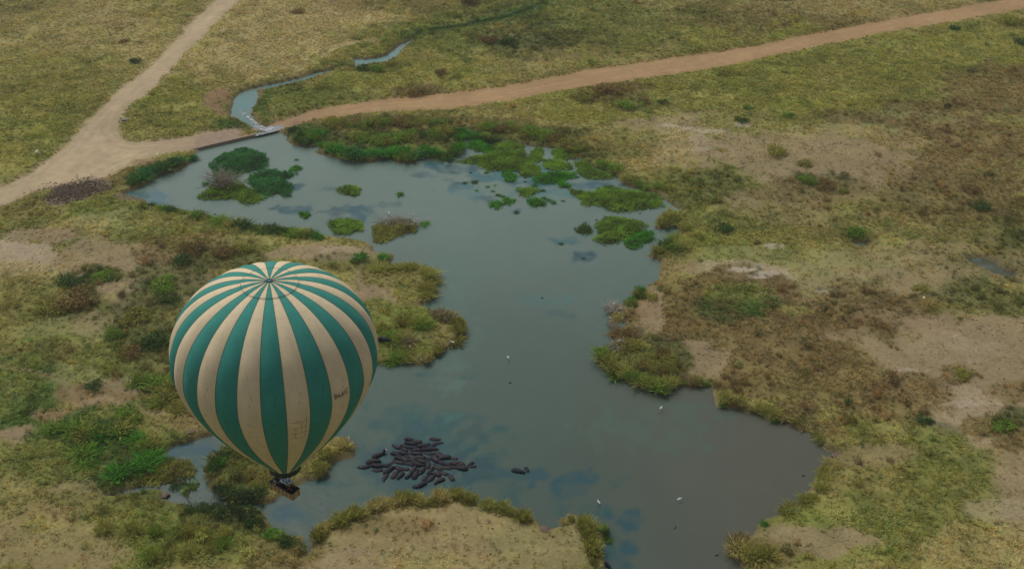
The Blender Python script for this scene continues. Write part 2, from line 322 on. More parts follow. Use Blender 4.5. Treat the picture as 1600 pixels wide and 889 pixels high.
BL = [ # ---- upper left
 (150,60,230,90,'Y',.55),(60,115,110,50,'G',.55),(60,215,190,60,'G',.95),(130,150,110,45,'G',.6),(260,30,60,30,'G',.4),(50,10,60,20,'O',.6),(190,45,60,14,'R',.25),
 (490,50,170,75,'Y',1),(430,90,110,40,'Y',.9),(700,10,110,22,'B',.45),(560,15,60,15,'B',.3),(620,55,60,14,'V',.7),
 (275,180,95,48,'G',1),(300,210,60,14,'V',.6),(345,160,20,20,'R',.95),(368,200,30,8,'L',.9),(300,45,16,30,'E',.3),
 (500,155,110,28,'N',1),(620,120,120,38,'G',1),(690,60,110,30,'N',1),(760,30,90,22,'V',.8),(860,30,70,30,'L',.55),(590,108,60,12,'D',.5),(650,145,40,10,'B',.7),(470,180,50,9,'V',.7),
 (545,62,40,10,'V',.4),(415,165,14,22,'L',.8),(407,150,6,9,'R',.9),
 (960,50,220,50,'D',.55),(1000,30,160,40,'N',.6),(830,70,60,25,'D',.7),(1120,60,140,35,'O',.7),(1050,10,60,10,'Y',.5),(930,100,120,16,'Y',.4),(1250,30,170,30,'E',.5),(1400,15,140,18,'Y',.5),
 # ---- upper right, south of the road
 (1270,120,330,70,'G',.95),(960,175,150,32,'G',.9),(870,158,90,14,'G',.9),(1500,95,130,60,'G',.9),(1480,140,90,35,'V',.4),(950,150,55,14,'B',.7),(1000,172,50,14,'D',.5),
 (1100,215,150,34,'S',.75),(1085,228,70,20,'P',.6),(1150,212,40,10,'P',.5),(1170,205,70,30,'G',.8),(900,190,60,14,'G',.7),(1010,240,90,30,'Y',.7),(960,230,60,25,'O',.8),
 (1560,150,90,40,'E',.8),(1450,175,60,14,'B',.7),(1440,205,150,24,'C',.8),(1520,240,150,60,'E',.85),(1470,270,180,60,'E',.7),(1330,190,50,10,'E',.7),(1300,230,120,25,'Y',.5),
 (1230,265,150,50,'S',.8),(1250,290,110,30,'S',.6),(1110,330,110,60,'N',.85),(1090,300,70,30,'D',.5),(1290,325,150,30,'S',.65),(1160,390,120,30,'G',.7),(1280,355,140,30,'O',.5),(1370,350,60,25,'V',.5),
 (1285,293,55,16,'D',.6),(1270,305,80,18,'E',.6),(1420,330,90,30,'O',.6),(1520,320,110,40,'D',.4),(1500,340,120,60,'E',.6),(1560,400,110,40,'D',.65),(1480,380,70,30,'O',.6),
 (1420,430,220,45,'S',.5),(1220,415,160,25,'C',.6),(1130,429,90,13,'P',.6),(1190,437,50,13,'P',.9),(1050,425,40,18,'R',.5),(1400,470,160,40,'S',.55),(1290,470,110,28,'C',.4),(1540,480,110,42,'D',.7),(1470,510,90,30,'O',.7),
 # ---- right bank
 (1100,480,130,50,'B',.85),(1060,455,60,25,'E',.8),(1150,490,62,32,'L',.9),(1140,465,50,14,'V',.7),(1340,500,110,45,'B',.75),(1250,560,230,75,'B',.95),(1380,570,90,60,'B',.8),(1200,540,120,40,'E',.6),(1270,600,150,45,'E',.6),
 (1020,500,24,45,'S',.95),(1060,545,60,16,'S',.95),(1105,570,36,22,'S',.95),(1000,485,30,22,'R',.5),(1020,560,50,40,'D',.9),(1000,570,40,25,'V',.5),(1080,525,60,14,'E',.8),
 (1390,500,60,14,'S',.4),(1330,535,50,10,'S',.5),(1530,560,150,60,'S',1),(1560,600,140,70,'S',1),(1490,555,70,22,'P',.5),(1450,600,60,60,'S',.8),(1530,660,100,60,'S',1),(1500,650,50,40,'P',.5),(1590,760,60,90,'S',.9),
 (1380,640,110,40,'B',.8),(1420,690,80,30,'D',.6),(1330,690,90,30,'E',.9),(1390,770,190,90,'N',.75),(1330,750,110,50,'E',.5),(1480,740,90,45,'V',.5),(1450,800,120,50,'O',.7),(1370,715,60,14,'S',.5),(1320,840,180,50,'N',.8),(1400,850,140,40,'V',.5),
 (1265,855,100,24,'S',.85),(1200,870,60,20,'E',.8),(1560,870,120,40,'Y',.7),(1560,810,60,20,'P',.5),(1565,680,40,26,'D',.8),(1525,675,28,14,'E',.8),(1580,700,40,22,'E',.8),(1500,595,28,14,'E',.8),(1580,620,40,12,'E',.7),
 (1160,204,13,5,'W',.7),(1040,205,14,3,'W',.45),(1105,214,16,4,'W',.5),(1070,209,12,3,'W',.4),(1095,243,14,3,'W',.45),(1195,437,22,4,'W',.7),(1160,428,16,3,'W',.7),(1420,590,24,3,'W',.35),(1500,640,30,5,'W',.3),(1210,392,16,4,'W',.5),(1290,463,18,4,'W',.4),
 # ---- bottom middle spit
 (700,850,260,90,'T',1),(600,830,80,20,'B',.45),(560,880,60,14,'S',.6),(850,870,80,30,'C',.3),(700,885,120,14,'Y',.5),
 # ---- left bank
 (30,345,80,40,'O',.9),(40,370,50,20,'N',.7),(210,350,130,45,'N',.9),(200,350,80,20,'C',.7),(260,340,60,14,'V',.7),(120,362,60,14,'Y',.6),
 (25,407,55,26,'P',1),(70,375,50,12,'S',.9),(30,435,60,14,'Y',.6),(210,425,100,42,'S',.85),(240,455,80,35,'S',.9),(330,370,110,26,'O',.85),(400,375,170,18,'N',.85),(300,400,80,26,'B',.6),(360,405,60,20,'D',.7),
 (200,482,30,20,'S',.9),(165,440,28,12,'D',.9),(110,455,34,18,'D',.8),(95,495,80,24,'D',.85),(260,450,60,26,'D',.7),(230,520,90,60,'D',.75),(50,480,60,35,'O',.8),(120,535,80,28,'C',.7),(150,515,40,18,'S',.5),
 (230,590,90,70,'D',.8),(180,570,60,24,'N',.7),(90,575,90,40,'N',.8),(110,600,60,18,'C',.7),(70,560,60,14,'E',.5),(20,630,75,55,'L',.95),(40,600,30,30,'V',.6),(150,625,60,14,'R',.7),(190,612,40,10,'S',.7),(60,690,80,14,'S',.95),(110,660,50,12,'R',.8),
 (190,715,130,60,'L',.95),(230,680,90,30,'V',.5),(160,740,90,40,'D',.35),(215,765,60,20,'L',.7),(330,815,90,16,'L',.6),(45,755,90,50,'N',.9),(30,820,90,60,'Y',.55),(120,800,60,24,'R',.4),(130,775,30,20,'S',.5),(150,790,60,14,'V',.6),(280,810,150,24,'D',.95),(230,800,100,14,'V',.6),(380,830,80,40,'D',.9),
 (250,860,170,45,'N',.9),(330,870,90,30,'V',.6),(430,870,60,24,'E',.6),(70,870,100,40,'T',.7),(160,880,60,20,'T',.6),(300,665,60,18,'R',.4),(330,655,40,12,'B',.6),
 (560,397,110,9,'S',.95),(490,402,70,10,'S',.9),(590,455,34,38,'S',1),(600,480,26,20,'S',1),(545,400,40,9,'P',.5),(640,520,90,45,'N',.95),(630,440,60,28,'O',.95),(560,415,60,12,'D',.5),(690,520,40,30,'Y',.5),(600,540,40,16,'V',.5),(420,380,120,9,'Y',.4),
 (440,735,140,50,'O',.95),(360,750,50,30,'D',.8),(520,700,50,16,'Y',.5),
 # ---- north shore vegetation
 (560,215,130,26,'D',.9),(700,210,120,26,'D',.85),(820,215,90,18,'D',.7),(480,212,40,14,'L',.6),(640,195,140,12,'O',.6),(720,200,160,12,'E',.35),(900,250,60,18,'D',.6),(240,268,60,14,'D',.8),(180,280,34,12,'E',.7),(225,258,36,8,'R',.7)]
for a in BL: blob(*a)
path([(130,640),(165,630),(200,640),(245,655),(290,655),(320,640)], .9, 'S', .7)
path([(-20,580),(40,590),(90,598),(120,625)], .7, 'S', .6)
path([(1285,110),(1280,130),(1275,155)], .5, 'E', .7)
path([(1180,463),(1230,470),(1275,487)], .8, 'R', .8); path([(1300,540),(1400,560),(1450,600)], .8, 'S', .6)
path([(640,65),(660,56),(700,50),(760,42),(800,30),(840,18),(858,0),(870,-20)], 4.5, 'L', .7)
path([(636,66),(660,56),(700,50),(760,42),(800,30),(840,18),(858,0),(870,-20)], 1.5, 'Z', 1)
path([(520,111),(535,106),(552,100)], 2.5, 'L', .9)
# damp margins of open water and road edges
mrg = sstep(1.6, .2, SD+.5*edge_n)*fine; paint(mrg*(tuft < 2), 'M', .75)
mg2 = sstep(5, 1, SD+2.0*edge_n)*fine*(SD > 0); rc = lin((86,84,40)); col = col*(1-.4*mg2[..., None])+rc*.4*mg2[..., None]
redge = sstep(3.0, -.5, rmask+2.4*edge_n)[..., None]
r_l = lin((150,134,108)); r_r = lin((139,114,82)); r_w = lin((118,98,82))
c_l = np.broadcast_to(r_l, GX.shape+(3,)).copy()
mixw = np.clip((GX - at(215, 235)[0])/(at(330, 225)[0]-at(215, 235)[0]), 0, 1)*sstep(at(300, 190)[1], at(300, 215)[1], GY)
c_l = c_l*(1-.6*mixw[..., None])+r_w*.6*mixw[..., None]
mx = sstep(at(560, 165)[0], at(440, 200)[0], GX)[..., None]
c_r = r_r*(1-.45*mx)+r_w*.45*mx
rcol = np.where((RD < RR)[..., None], c_l, c_r)
# wheel ruts along the roads: streaks that follow the edge distance
rd = -rmask
rut = 1+.13*fbm(rd, .07*(GX+GY)+30, 1.7, 3, 3)*sstep(.2, 2, rd)+.09*fbm(GX, GY, 14, 5)
rut = rut-(.09*np.exp(-((rd-2.3+.4*fbm(GX, GY, 18, 2))/.45)**2)-.05*np.exp(-((rd-3.3)/.6)**2)+.07*np.exp(-((rd-5.6+.4*fbm(GX, GY, 18, 4))/.5)**2))*(.6+.6*fbm(GX, GY, 22, 1))
rcol = rcol*rut[..., None]
blend = (redge*fine[..., None]); col = col*(1-blend)+rcol*blend
m = sstep(1.22, .7, 0*GX+1e3); tuft = tuft*(1-sstep(1.6, .2, rmask+1.4*edge_n)*fine); scrub = scrub*(1-sstep(3, 1, rmask)*fine)
# churned mud patch spreading from the junction lies over the road dirt
blob(118, 303, 46, 17, 'M', 1, -.25); blob(92, 320, 24, 13, 'M', .95, 0, .6); blob(150, 292, 26, 8, 'M', .7); blob(215,310,26,10,'M',.8); blob(225,257,30,6,'R',.6)
lowc = np.clip(tuft, 0, 1)*.8+.2                     # plant cover varies in tone: straw, green and dark clumps
m1 = sstep(.02, .55, fbm(GX, GY, 7, 4, 4)+.35*fbm(GX, GY, 24, 2, 2))*lowc; m2 = sstep(.02, .55, fbm(GX, GY, 6, 0, 4)+.3*fbm(GX, GY, 30, 7, 2))*lowc; m3 = sstep(.05, .5, fbm(GX, GY, 11, 3, 4))*lowc
col = col*(1-.40*m1[..., None])+.40*m1[..., None]*(.5*col+.5*lin((150,138,86)))*1.15
col = col*(1-.36*m2[..., None]*np.array([.85, .72, .9]))*1.03
col = col*(1-.28*m3[..., None])+.28*m3[..., None]*(col*np.array([.82, 1.08, .62]))
col = col*(1+.08*fbm(GX, GY, 2.6, 4, 2)[..., None]+.10*fbm(GX, GY, 40, 6, 3)[..., None])
gm_ = col.mean(2, keepdims=True); grn_ = np.clip((tuft-.4)/.5, 0, 1)[..., None]; col = (col*.985+gm_*.015)*(1-grn_+grn_*np.array([.985, 1.0, .99]))
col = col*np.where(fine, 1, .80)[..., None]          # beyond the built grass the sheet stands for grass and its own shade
alb = np.clip(col/KALB, .01, .85)
ny, nx = GX.shape
idx = np.arange(nx*ny).reshape(ny, nx)
Q = np.stack([idx[:-1, :-1], idx[:-1, 1:], idx[1:, 1:], idx[1:, :-1]], -1).reshape(-1, 4)
gv = np.stack([GX, GY, GZ], -1).reshape(-1, 3)
link('ground', mesh_from('ground', gv, Q, [M_ground], {'Col': alb.reshape(-1, 3)}, smooth=True), kind='structure')
def sub(name, mask, dz, mt, extra=None):
    m4 = mask.ravel()[Q].all(1); q = Q[m4]; u, inv = np.unique(q, return_inverse=True)
    v = gv[u].copy(); v[:, 2] += dz
    return link(name, mesh_from(name, v, inv.reshape(q.shape), [mt], {'Col': (alb.reshape(-1, 3) if extra is None else extra.reshape(-1, 3))[u]}, smooth=True), kind='structure')
sub('dirt_road', (RD < -.2) & fine & (SD > .6), .04, M_road)
sub('dirt_road', (RR < -.2) & fine & (SD > .6), .04, M_road)
def hz(x, y):
    """ground height at a point"""
    i = np.clip(np.searchsorted(ax, x)-1, 0, nx-2); j = np.clip(np.searchsorted(ay, y)-1, 0, ny-2)
    fx = (x-ax[i])/(ax[i+1]-ax[i]); fy = (y-ay[j])/(ay[j+1]-ay[j])
    return (GZ[j, i]*(1-fx)+GZ[j, i+1]*fx)*(1-fy)+(GZ[j+1, i]*(1-fx)+GZ[j+1, i+1]*fx)*fy
def samp(A, x, y):
    i = np.clip(np.searchsorted(ax, x), 0, nx-1); j = np.clip(np.searchsorted(ay, y), 0, ny-1); return A[j, i]

# ------------------------------------------------------------------ water
bx = np.arange(-240, 262, .95); by = np.arange(150, 560, .95); WX, WY = np.meshgrid(bx, by)
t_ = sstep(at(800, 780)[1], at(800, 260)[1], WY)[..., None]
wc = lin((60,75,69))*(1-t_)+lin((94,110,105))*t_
tb = sstep(at(820, 650)[0], at(1150, 650)[0], WX)[..., None]*sstep(at(0, 480)[1], at(0, 640)[1], WY)[..., None]
wc = wc*(1-.75*tb)+lin((80,77,68))*.75*tb
tg = sstep(70, 0, np.hypot(WX-at(560, 640)[0], WY-at(560, 640)[1]))[..., None]; wc = wc*(1-.4*tg)+lin((66,84,78))*.4*tg
wn = 1.2*fbm(WX, WY*.8, 3.6, 3, 5)+.5*fbm(WX, WY, 15, 5, 3)
wn2 = fbm(WX+.5*WY, WY, 2.6, 2, 3)
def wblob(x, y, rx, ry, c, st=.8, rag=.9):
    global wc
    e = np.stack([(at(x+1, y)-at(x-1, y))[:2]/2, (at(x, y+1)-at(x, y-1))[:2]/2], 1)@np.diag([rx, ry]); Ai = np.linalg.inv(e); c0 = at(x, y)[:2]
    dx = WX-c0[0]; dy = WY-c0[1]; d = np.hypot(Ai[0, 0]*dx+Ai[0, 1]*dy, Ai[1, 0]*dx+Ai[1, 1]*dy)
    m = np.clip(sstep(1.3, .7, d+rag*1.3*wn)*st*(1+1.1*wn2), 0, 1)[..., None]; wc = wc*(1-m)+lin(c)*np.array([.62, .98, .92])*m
T1 = (38,68,80); T2 = (44,74,76)
for a in [(660,655,70,26,T2,.45),(670,665,40,14,T1,.7),(655,715,110,48,T2,.75),(655,722,90,34,(40,64,74),.8),(735,676,22,10,(58,68,70),.6),(770,672,8,6,T2,.4),(822,740,30,9,T1,.9),(850,743,30,7,T1,.9),(890,750,50,12,T1,1),(900,768,30,8,T1,.4),(925,795,36,10,T2,.6),
 (975,812,22,16,T1,.9),(985,855,28,18,T1,.9),(955,845,12,24,T2,.8),(965,875,24,16,T1,.6),(447,802,24,17,T1,.75),(440,797,12,8,(40,62,80),.7),(470,812,14,9,T2,.5),(425,800,12,18,T2,.6),
 (280,705,30,14,T1,.8),(300,735,20,20,T2,.6),(315,695,26,10,T1,.6),(270,720,16,16,T1,.5),(475,328,32,9,(52,74,86),.9),(520,332,26,12,(66,76,84),.8),(560,332,18,10,(52,78,88),.8),(465,293,10,7,T1,.8),
 (680,258,16,5,(46,80,96),.9),(720,265,34,6,T1,.7),(765,276,30,9,(46,78,90),.8),(800,285,20,7,T1,.7),(820,275,60,14,(72,100,108),.6),(845,288,50,7,(50,80,92),.6),(715,290,28,8,T1,.7),(760,310,16,5,T1,.6),(735,300,30,10,(84,104,112),.6),
 (808,328,12,5,(46,78,94),.9),(880,378,30,6,(56,84,94),.7),(912,402,16,8,T1,.8),(900,395,10,5,T1,.6),(870,300,80,6,(78,104,112),.6),(930,290,40,6,(52,80,94),.7),(660,275,20,5,T1,.5),(610,320,16,5,T1,.5),(520,296,14,5,T1,.4),
 (240,305,26,12,(72,96,112),.8),(215,300,14,8,T2,.6),(665,585,16,4,T1,.5),(740,590,30,5,T2,.4),(850,470,40,8,(80,104,108),.35),(880,490,20,6,T1,.35),(730,650,30,6,T2,.5),(600,650,30,14,T2,.4),(1345,382,40,20,(92,80,68),1.2),(1545,416,60,24,(84,70,58),1.2),(1160,203,20,10,(110,100,108),1.),
 (385,165,30,30,(98,116,122),.7),(590,92,60,24,(112,124,130),.8),(450,128,70,14,(96,112,118),.7),(700,500,40,100,(100,110,104),.3),(1010,660,90,30,(88,88,80),.5)]:
    wblob(*a)
wc = wc*np.array([.97, 1.03, .98])*(1+.03*wn)[..., None]
KW = .96
wi = np.arange(WX.size).reshape(WX.shape); WQ = np.stack([wi[:-1, :-1], wi[:-1, 1:], wi[1:, 1:], wi[1:, :-1]], -1).reshape(-1, 4)
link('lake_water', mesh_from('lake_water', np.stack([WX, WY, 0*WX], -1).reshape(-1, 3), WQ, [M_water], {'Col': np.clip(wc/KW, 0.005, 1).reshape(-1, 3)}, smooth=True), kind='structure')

# ------------------------------------------------------------------ thin air haze
hm_ = bpy.data.materials.new('haze'); hm_.use_nodes = True; t = hm_.node_tree; t.nodes.clear(); o = t.nodes.new('ShaderNodeOutputMaterial'); pv = t.nodes.new('ShaderNodeVolumePrincipled')
pv.inputs['Color'].default_value = (.80, .84, .86, 1); pv.inputs['Density'].default_value = .00010; pv.inputs['Anisotropy'].default_value = .2; t.links.new(pv.outputs[0], o.inputs['Volume'])
link('haze', MB().box((0, 400, 99), (24000, 24000, 204)).mesh('haze', [hm_]), kind='stuff', label='thin pale air haze over the whole plain', category='haze')
# ------------------------------------------------------------------ causeway where the stream crosses the road
M_conc = simple('wet_earth_deck', tuple(lin((122,104,86))/KALB), .75, .35, .6, .05)
M_kerb = simple('causeway_kerb', tuple(lin((132,114,96))/KALB), .85, .25, 2, .04)
dk = W([(303,236.5),(330,229.8),(360,222.8),(400,213.6),(404,203.5),(372,206),(340,210.5),(308,217)])
mb = MB(); n = len(dk); mb.add(np.r_[np.c_[dk, np.full(n, -.8)], np.c_[dk, np.full(n, .93)]], [(i, (i+1) % n, n+(i+1) % n, n+i) for i in range(n)])
mb.add(np.c_[dk, np.full(n, .93)], [(0, 1, 6, 7), (1, 2, 5, 6), (2, 3, 4, 5)])
link('causeway', mb.mesh('causeway', [M_conc]), kind='structure')
mb = MB(); k = W([(303,237),(330,230.3),(360,223.3),(400,214)])
for a, b in zip(k[:-1], k[1:]):
    c = (a+b)/2; d = b-a; mb.box((c[0], c[1]+.2, .5), (np.linalg.norm(d)+.1, .55, 1.25), math.atan2(d[1], d[0]))
link('causeway_edge', mb.mesh('causeway_edge', [M_kerb]), kind='structure')
mb = MB(); k = W([(432,206.5),(443,203)]); d = k[1]-k[0]; c = k.mean(0); mb.box((c[0], c[1], .3), (np.linalg.norm(d), .5, .9), math.atan2(d[1], d[0]))
link('causeway_edge', mb.mesh('causeway_edge', [M_kerb]), kind='structure')
# shallow water running over the sunken middle of the causeway
def f_shal(t, b):
    co = obco(t); n1 = noise(t, .9, 5, .7, co)
    t.links.new(cmix(t, mrange(t, n1, .35, .75, 0., 1.), tuple(lin((108,112,114))/KW), tuple(lin((134,140,144))/KW)), b.inputs['Base Color']); b.inputs['Roughness'].default_value = .15; bump(t, b, n1, .2, .8)
M_shal = mat('running_water', f_shal)
sp = W([(396,216),(403,205.5),(395,200),(404,198),(412,201),(425,201),(440,198),(446,200),(440,206),(425,210),(412,213)])
me = MB(); cc = sp.mean(0); me.add(np.r_[[[*cc, .90]], np.c_[sp, np.full(len(sp), .82)]], None, [(0, 1+i, 1+(i+1) % len(sp)) for i in range(len(sp))])
link('running_water', me.mesh('running_water', [M_shal], True), kind='structure')
M_foam = simple('foam', (.72, .76, .78), .6, .1, 4)
mb = MB(); fr = random.Random(5)
for k_ in range(240):
    t = fr.random()
    if fr.random() < .5: x, y = 378+t*34+fr.gauss(0, 2.2), 176+t*27+fr.gauss(0, 1.6)
    else: x, y = 402+t*26+fr.gauss(0, 1.5), 212-t*9+fr.gauss(0, 1.9)
    zb = 0 if y < 200 else .78; p = at(x, y); r = fr.uniform(.08, .26); m_ = fr.randint(5, 7)
    ring = [(p[0]+r*fr.uniform(.6, 1.4)*math.cos(2*math.pi*i/m_)*1.5, p[1]+r*fr.uniform(.6, 1.4)*math.sin(2*math.pi*i/m_), .10+zb) for i in range(m_)]
    mb.add([(p[0], p[1], .3+zb)]+ring, None, [(0, 1+i, 1+(i+1) % m_) for i in range(m_)])
link('white_water_foam', mb.mesh('white_water_foam', [M_foam]), kind='stuff', label='flecks of white foam where the stream spills over the causeway', category='foam')

# ------------------------------------------------------------------ plant prototypes
def blades(n, r0, h, wd, lean, g, bend=1.0, off=(0, 0, 0)):
    az = g.random(n)*2*math.pi; br = r0*np.sqrt(g.random(n)); bx_ = br*np.cos(az+g.normal(0, .5, n)); by_ = br*np.sin(az+g.normal(0, .5, n))
    H = h*g.uniform(.6, 1.1, n); L = H*lean*g.uniform(.3, 1.2, n)*(.4+br/max(r0, .01))
    dx, dy = np.cos(az), np.sin(az); px_, py_ = -dy, dx; ww = wd*g.uniform(.6, 1.2, n)
    V = np.zeros((n, 5, 3))
    for k, (t, wf) in enumerate(((0, .7), (.6, 1.0), (1, 0))):
        x = bx_+dx*L*t**1.6; y = by_+dy*L*t**1.6; z = H*(t-.12*bend*t*t*np.minimum(L/H, 1.5))
        if k < 2:
            V[:, 2*k] = np.c_[x-px_*ww*wf/2, y-py_*ww*wf/2, z]; V[:, 2*k+1] = np.c_[x+px_*ww*wf/2, y+py_*ww*wf/2, z]
        else: V[:, 4] = np.c_[x, y, z]
    V += np.array(off)
    b = np.arange(n)[:, None]*5
    return V.reshape(-1, 3), b+[0, 1, 3, 2], b+[2, 3, 4], np.repeat(g.random(n), 5)
def leafball(nl, lumps, ls, g, flat=.75):
    """leaf quads spread through lumpy rounded masses"""
    Vs = []; vv = []
    for (cx_, cy_, cz_, r_) in lumps:
        k = max(4, int(nl*r_**2/sum(l[3]**2 for l in lumps)))
        d = g.normal(size=(k, 3)); d /= np.linalg.norm(d, axis=1)[:, None]; d[:, 2] = np.where(d[:, 2] < -.35, -d[:, 2], d[:, 2])
        p = d*r_*(g.uniform(.55, 1.08, k)[:, None])*[1, 1, flat]+[cx_, cy_, cz_]
        nrm = d+g.normal(0, .55, (k, 3)); nrm /= np.linalg.norm(nrm, axis=1)[:, None]
        a = np.cross(nrm, g.normal(size=(k, 3))); a /= np.linalg.norm(a, axis=1)[:, None]; b = np.cross(nrm, a)
        s = (ls*g.uniform(.6, 1.3, k))[:, None]
        Vs.append(np.stack([p-a*s*.5, p-b*s*.32, p+a*s*.6, p+b*s*.32], 1)); vv.append(np.repeat(np.clip(.5+.22*g.normal(size=k)+.12*g.normal(), 0, 1), 4))
    V = np.concatenate(Vs).reshape(-1, 3); q = np.arange(len(V)).reshape(-1, 4)
    return V, q, np.concatenate(vv)
def veg_mesh(name, parts, m):
    vs, q4, q3, at_ = [], [], [], []; n = 0
    for V, q, t, v in parts:
        vs.append(V); at_.append(v)
        if q is not None: q4.append(q+n)
        if t is not None: q3.append(t+n)
        n += len(V)
    fs = []
    if q4: fs.append(np.concatenate(q4))
    if q3: fs.append(np.concatenate(q3))
    return mesh_from(name, np.concatenate(vs), fs, [m], {'v': np.concatenate(at_)})
def lumps(g, n, R_=1.0, hh=.55):
    L = [(0, 0, hh*.55, .62*R_)]
    for i in range(n):
        a = g.random()*2*math.pi; d = g.uniform(.35, .75)*R_; L.append((d*math.cos(a), d*math.sin(a)*.9, hh*g.uniform(.25, .7), g.uniform(.26, .46)*R_))
    return L
g = np.random.default_rng(9)
tufts = [veg_mesh('grass_tuft', [blades(16, .36, .46, .15, 1.5, g)], M_tuft) for _ in range(3)] + [veg_mesh('grass_tuft', [blades(20, .55, .30, .16, 1.4, g)], M_tuft)]
def scr(i):
    V, q, v = leafball(130, lumps(g, 4), .20, g); V2, q2, t2, v2 = blades(24, .7, .85, .10, .5, g)
    return veg_mesh('scrub_clump', [(V, q, None, v), (V2, q2, t2, v2)], M_tuft)
scrubs = [scr(i) for i in range(4)]
def bigshrub(i, leaves=620, ls=.125):
    V, q, v = leafball(leaves, lumps(g, 8), ls, g); V2, q2, t2, v2 = blades(50, .8, .75, .05, .45, g)
    return veg_mesh('shrub', [(V, q, None, v), (V2, q2, t2, v2)], M_leaf)
shrub_m = [bigshrub(i) for i in range(6)]
reed_m = [veg_mesh('reed_clump', [blades(170, .6, .85, .06, .6, g), blades(150, .8, .5, .07, .9, g)]+[(lambda r: (r[0], r[1], None, r[2]))(leafball(110, lumps(g, 4, .8, .5), .17, g))], M_leaf) for _ in range(5)]
tuss_m = [veg_mesh('tussock', [blades(130, .62, .72, .075, 1.25, g)]+[(lambda r: (r[0], r[1], None, r[2]))(leafball(150, lumps(g, 4, .85, .5), .15, g))], M_leaf) for _ in range(5)]

# ------------------------------------------------------------------ scattered ground cover (nobody could count it)
def scatter(name, label, cat, protos, P, scale, tint, sz=None):
    me = bpy.data.meshes.new(name); me.vertices.add(len(P)); me.vertices.foreach_set('co', np.asarray(P, np.float32).ravel())
    r_ = np.random.default_rng(len(P))
    a = me.attributes.new('sc', 'FLOAT_VECTOR', 'POINT'); sv = np.c_[scale, scale, scale*(r_.uniform(.7, 1.15, len(P)) if sz is None else sz)]; a.data.foreach_set('vector', sv.astype(np.float32).ravel())
    a = me.attributes.new('ro', 'FLOAT_VECTOR', 'POINT'); rv = np.c_[r_.normal(0, .12, len(P)), r_.normal(0, .12, len(P)), r_.random(len(P))*6.283]; a.data.foreach_set('vector', rv.astype(np.float32).ravel())
    a = me.attributes.new('tint', 'FLOAT_COLOR', 'POINT'); a.data.foreach_set('color', np.c_[tint, np.ones(len(P))].astype(np.float32).ravel())
    a = me.attributes.new('pick', 'INT', 'POINT'); a.data.foreach_set('value', r_.integers(0, len(protos), len(P)).astype(np.int32))
    o = link(name, me, kind='stuff', label=label, category=cat)
    ng = bpy.data.node_groups.new(name, 'GeometryNodeTree'); ng.interface.new_socket('Geometry', in_out='INPUT', socket_type='NodeSocketGeometry'); ng.interface.new_socket('Geometry', in_out='OUTPUT', socket_type='NodeSocketGeometry')
    gi = ng.nodes.new('NodeGroupInput'); go = ng.nodes.new('NodeGroupOutput'); ip = ng.nodes.new('GeometryNodeInstanceOnPoints'); g2 = ng.nodes.new('GeometryNodeGeometryToInstance')
    for pm in reversed(protos):
        po = bpy.data.objects.new(pm.name, pm); oi = ng.nodes.new('GeometryNodeObjectInfo'); oi.inputs['Object'].default_value = po; oi.inputs['As Instance'].default_value = False
        ng.links.new(oi.outputs['Geometry'], g2.inputs[0])
    def na(nm, ty):
        n_ = ng.nodes.new('GeometryNodeInputNamedAttribute'); n_.data_type = ty; n_.inputs['Name'].default_value = nm; return n_.outputs['Attribute']
    ng.links.new(gi.outputs[0], ip.inputs['Points']); ng.links.new(g2.outputs[0], ip.inputs['Instance']); ip.inputs['Pick Instance'].default_value = True
    ng.links.new(na('pick', 'INT'), ip.inputs['Instance Index']); ng.links.new(na('sc', 'FLOAT_VECTOR'), ip.inputs['Scale'])
    e2r = ng.nodes.new('FunctionNodeEulerToRotation'); ng.links.new(na('ro', 'FLOAT_VECTOR'), e2r.inputs[0]); ng.links.new(e2r.outputs[0], ip.inputs['Rotation'])
    ng.links.new(ip.outputs[0], go.inputs[0])
    md = o.modifiers.new('scatter', 'NODES'); md.node_group = ng
    return o
def visible(x, y, pad=40):
    d = np.stack([x, y, -CAM_H+0*x], -1); z = d@_f; u = np.abs(d@_r)/z; v = (d@_u)/z
    return (u < (800+pad*4)/F) & (v < (444.5+pad*5)/F) & (v > -(444.5+pad*7)/F)
def jitter(st):
    X, Y = np.meshgrid(np.arange(-290, 305, st), np.arange(155, 640, st)); X = X.ravel(); Y = Y.ravel()
    X = X+rng.uniform(-.6, .6, X.size)*st; Y = Y+rng.uniform(-.6, .6, Y.size)*st
    k = visible(X, Y); return X[k], Y[k]
albc = alb
X, Y = jitter(1.0)
dens = samp(tuft, X, Y); sdv = samp(SD, X, Y); dn = .55+.9*fbm(X, Y, 5, 3, 3)+.5*fbm(X, Y, 18, 1, 2)
keep = (rng.random(X.size) < dens*np.clip(dn+.35, .08, 1.3)) & (sdv > .25)
X, Y = X[keep], Y[keep]; C_ = samp(albc, X, Y); d_ = samp(tuft, X, Y)
hv = rng.normal(0, 1, X.size); pn = fbm(X, Y, 6, 5, 3)
tint = C_*(1.66+.13*rng.normal(0, 1, (X.size, 1)))*(1.0+.3*pn[:, None]); tint[:, 0] *= 1+.10*hv; tint[:, 2] *= 1-.12*hv
strw = rng.random(X.size) < .07; tint[strw] = tint[strw]*[1.3, 1.25, 1.2]
tint = np.clip(tint, .008, .6)
sc_ = rng.uniform(.65, 1.35, X.size)*(.75+.45*d_)*np.clip(1+.35*pn, .6, 1.5)
scatter('grass', 'low tufted grass covering the plain around the lake and between the roads', 'grass', tufts, np.c_[X, Y, hz(X, Y)-.04], sc_, tint)
print('tufts', X.size)
X, Y = jitter(1.9)
dens = samp(scrub, X, Y); sdv = samp(SD, X, Y); rn = samp(rmask, X, Y)
pn = fbm(X, Y, 12, 2, 3)
keep = (rng.random(X.size) < dens*np.clip(.9+1.6*pn, 0, 2.2)) & (sdv > .9) & (rn > 2.5)
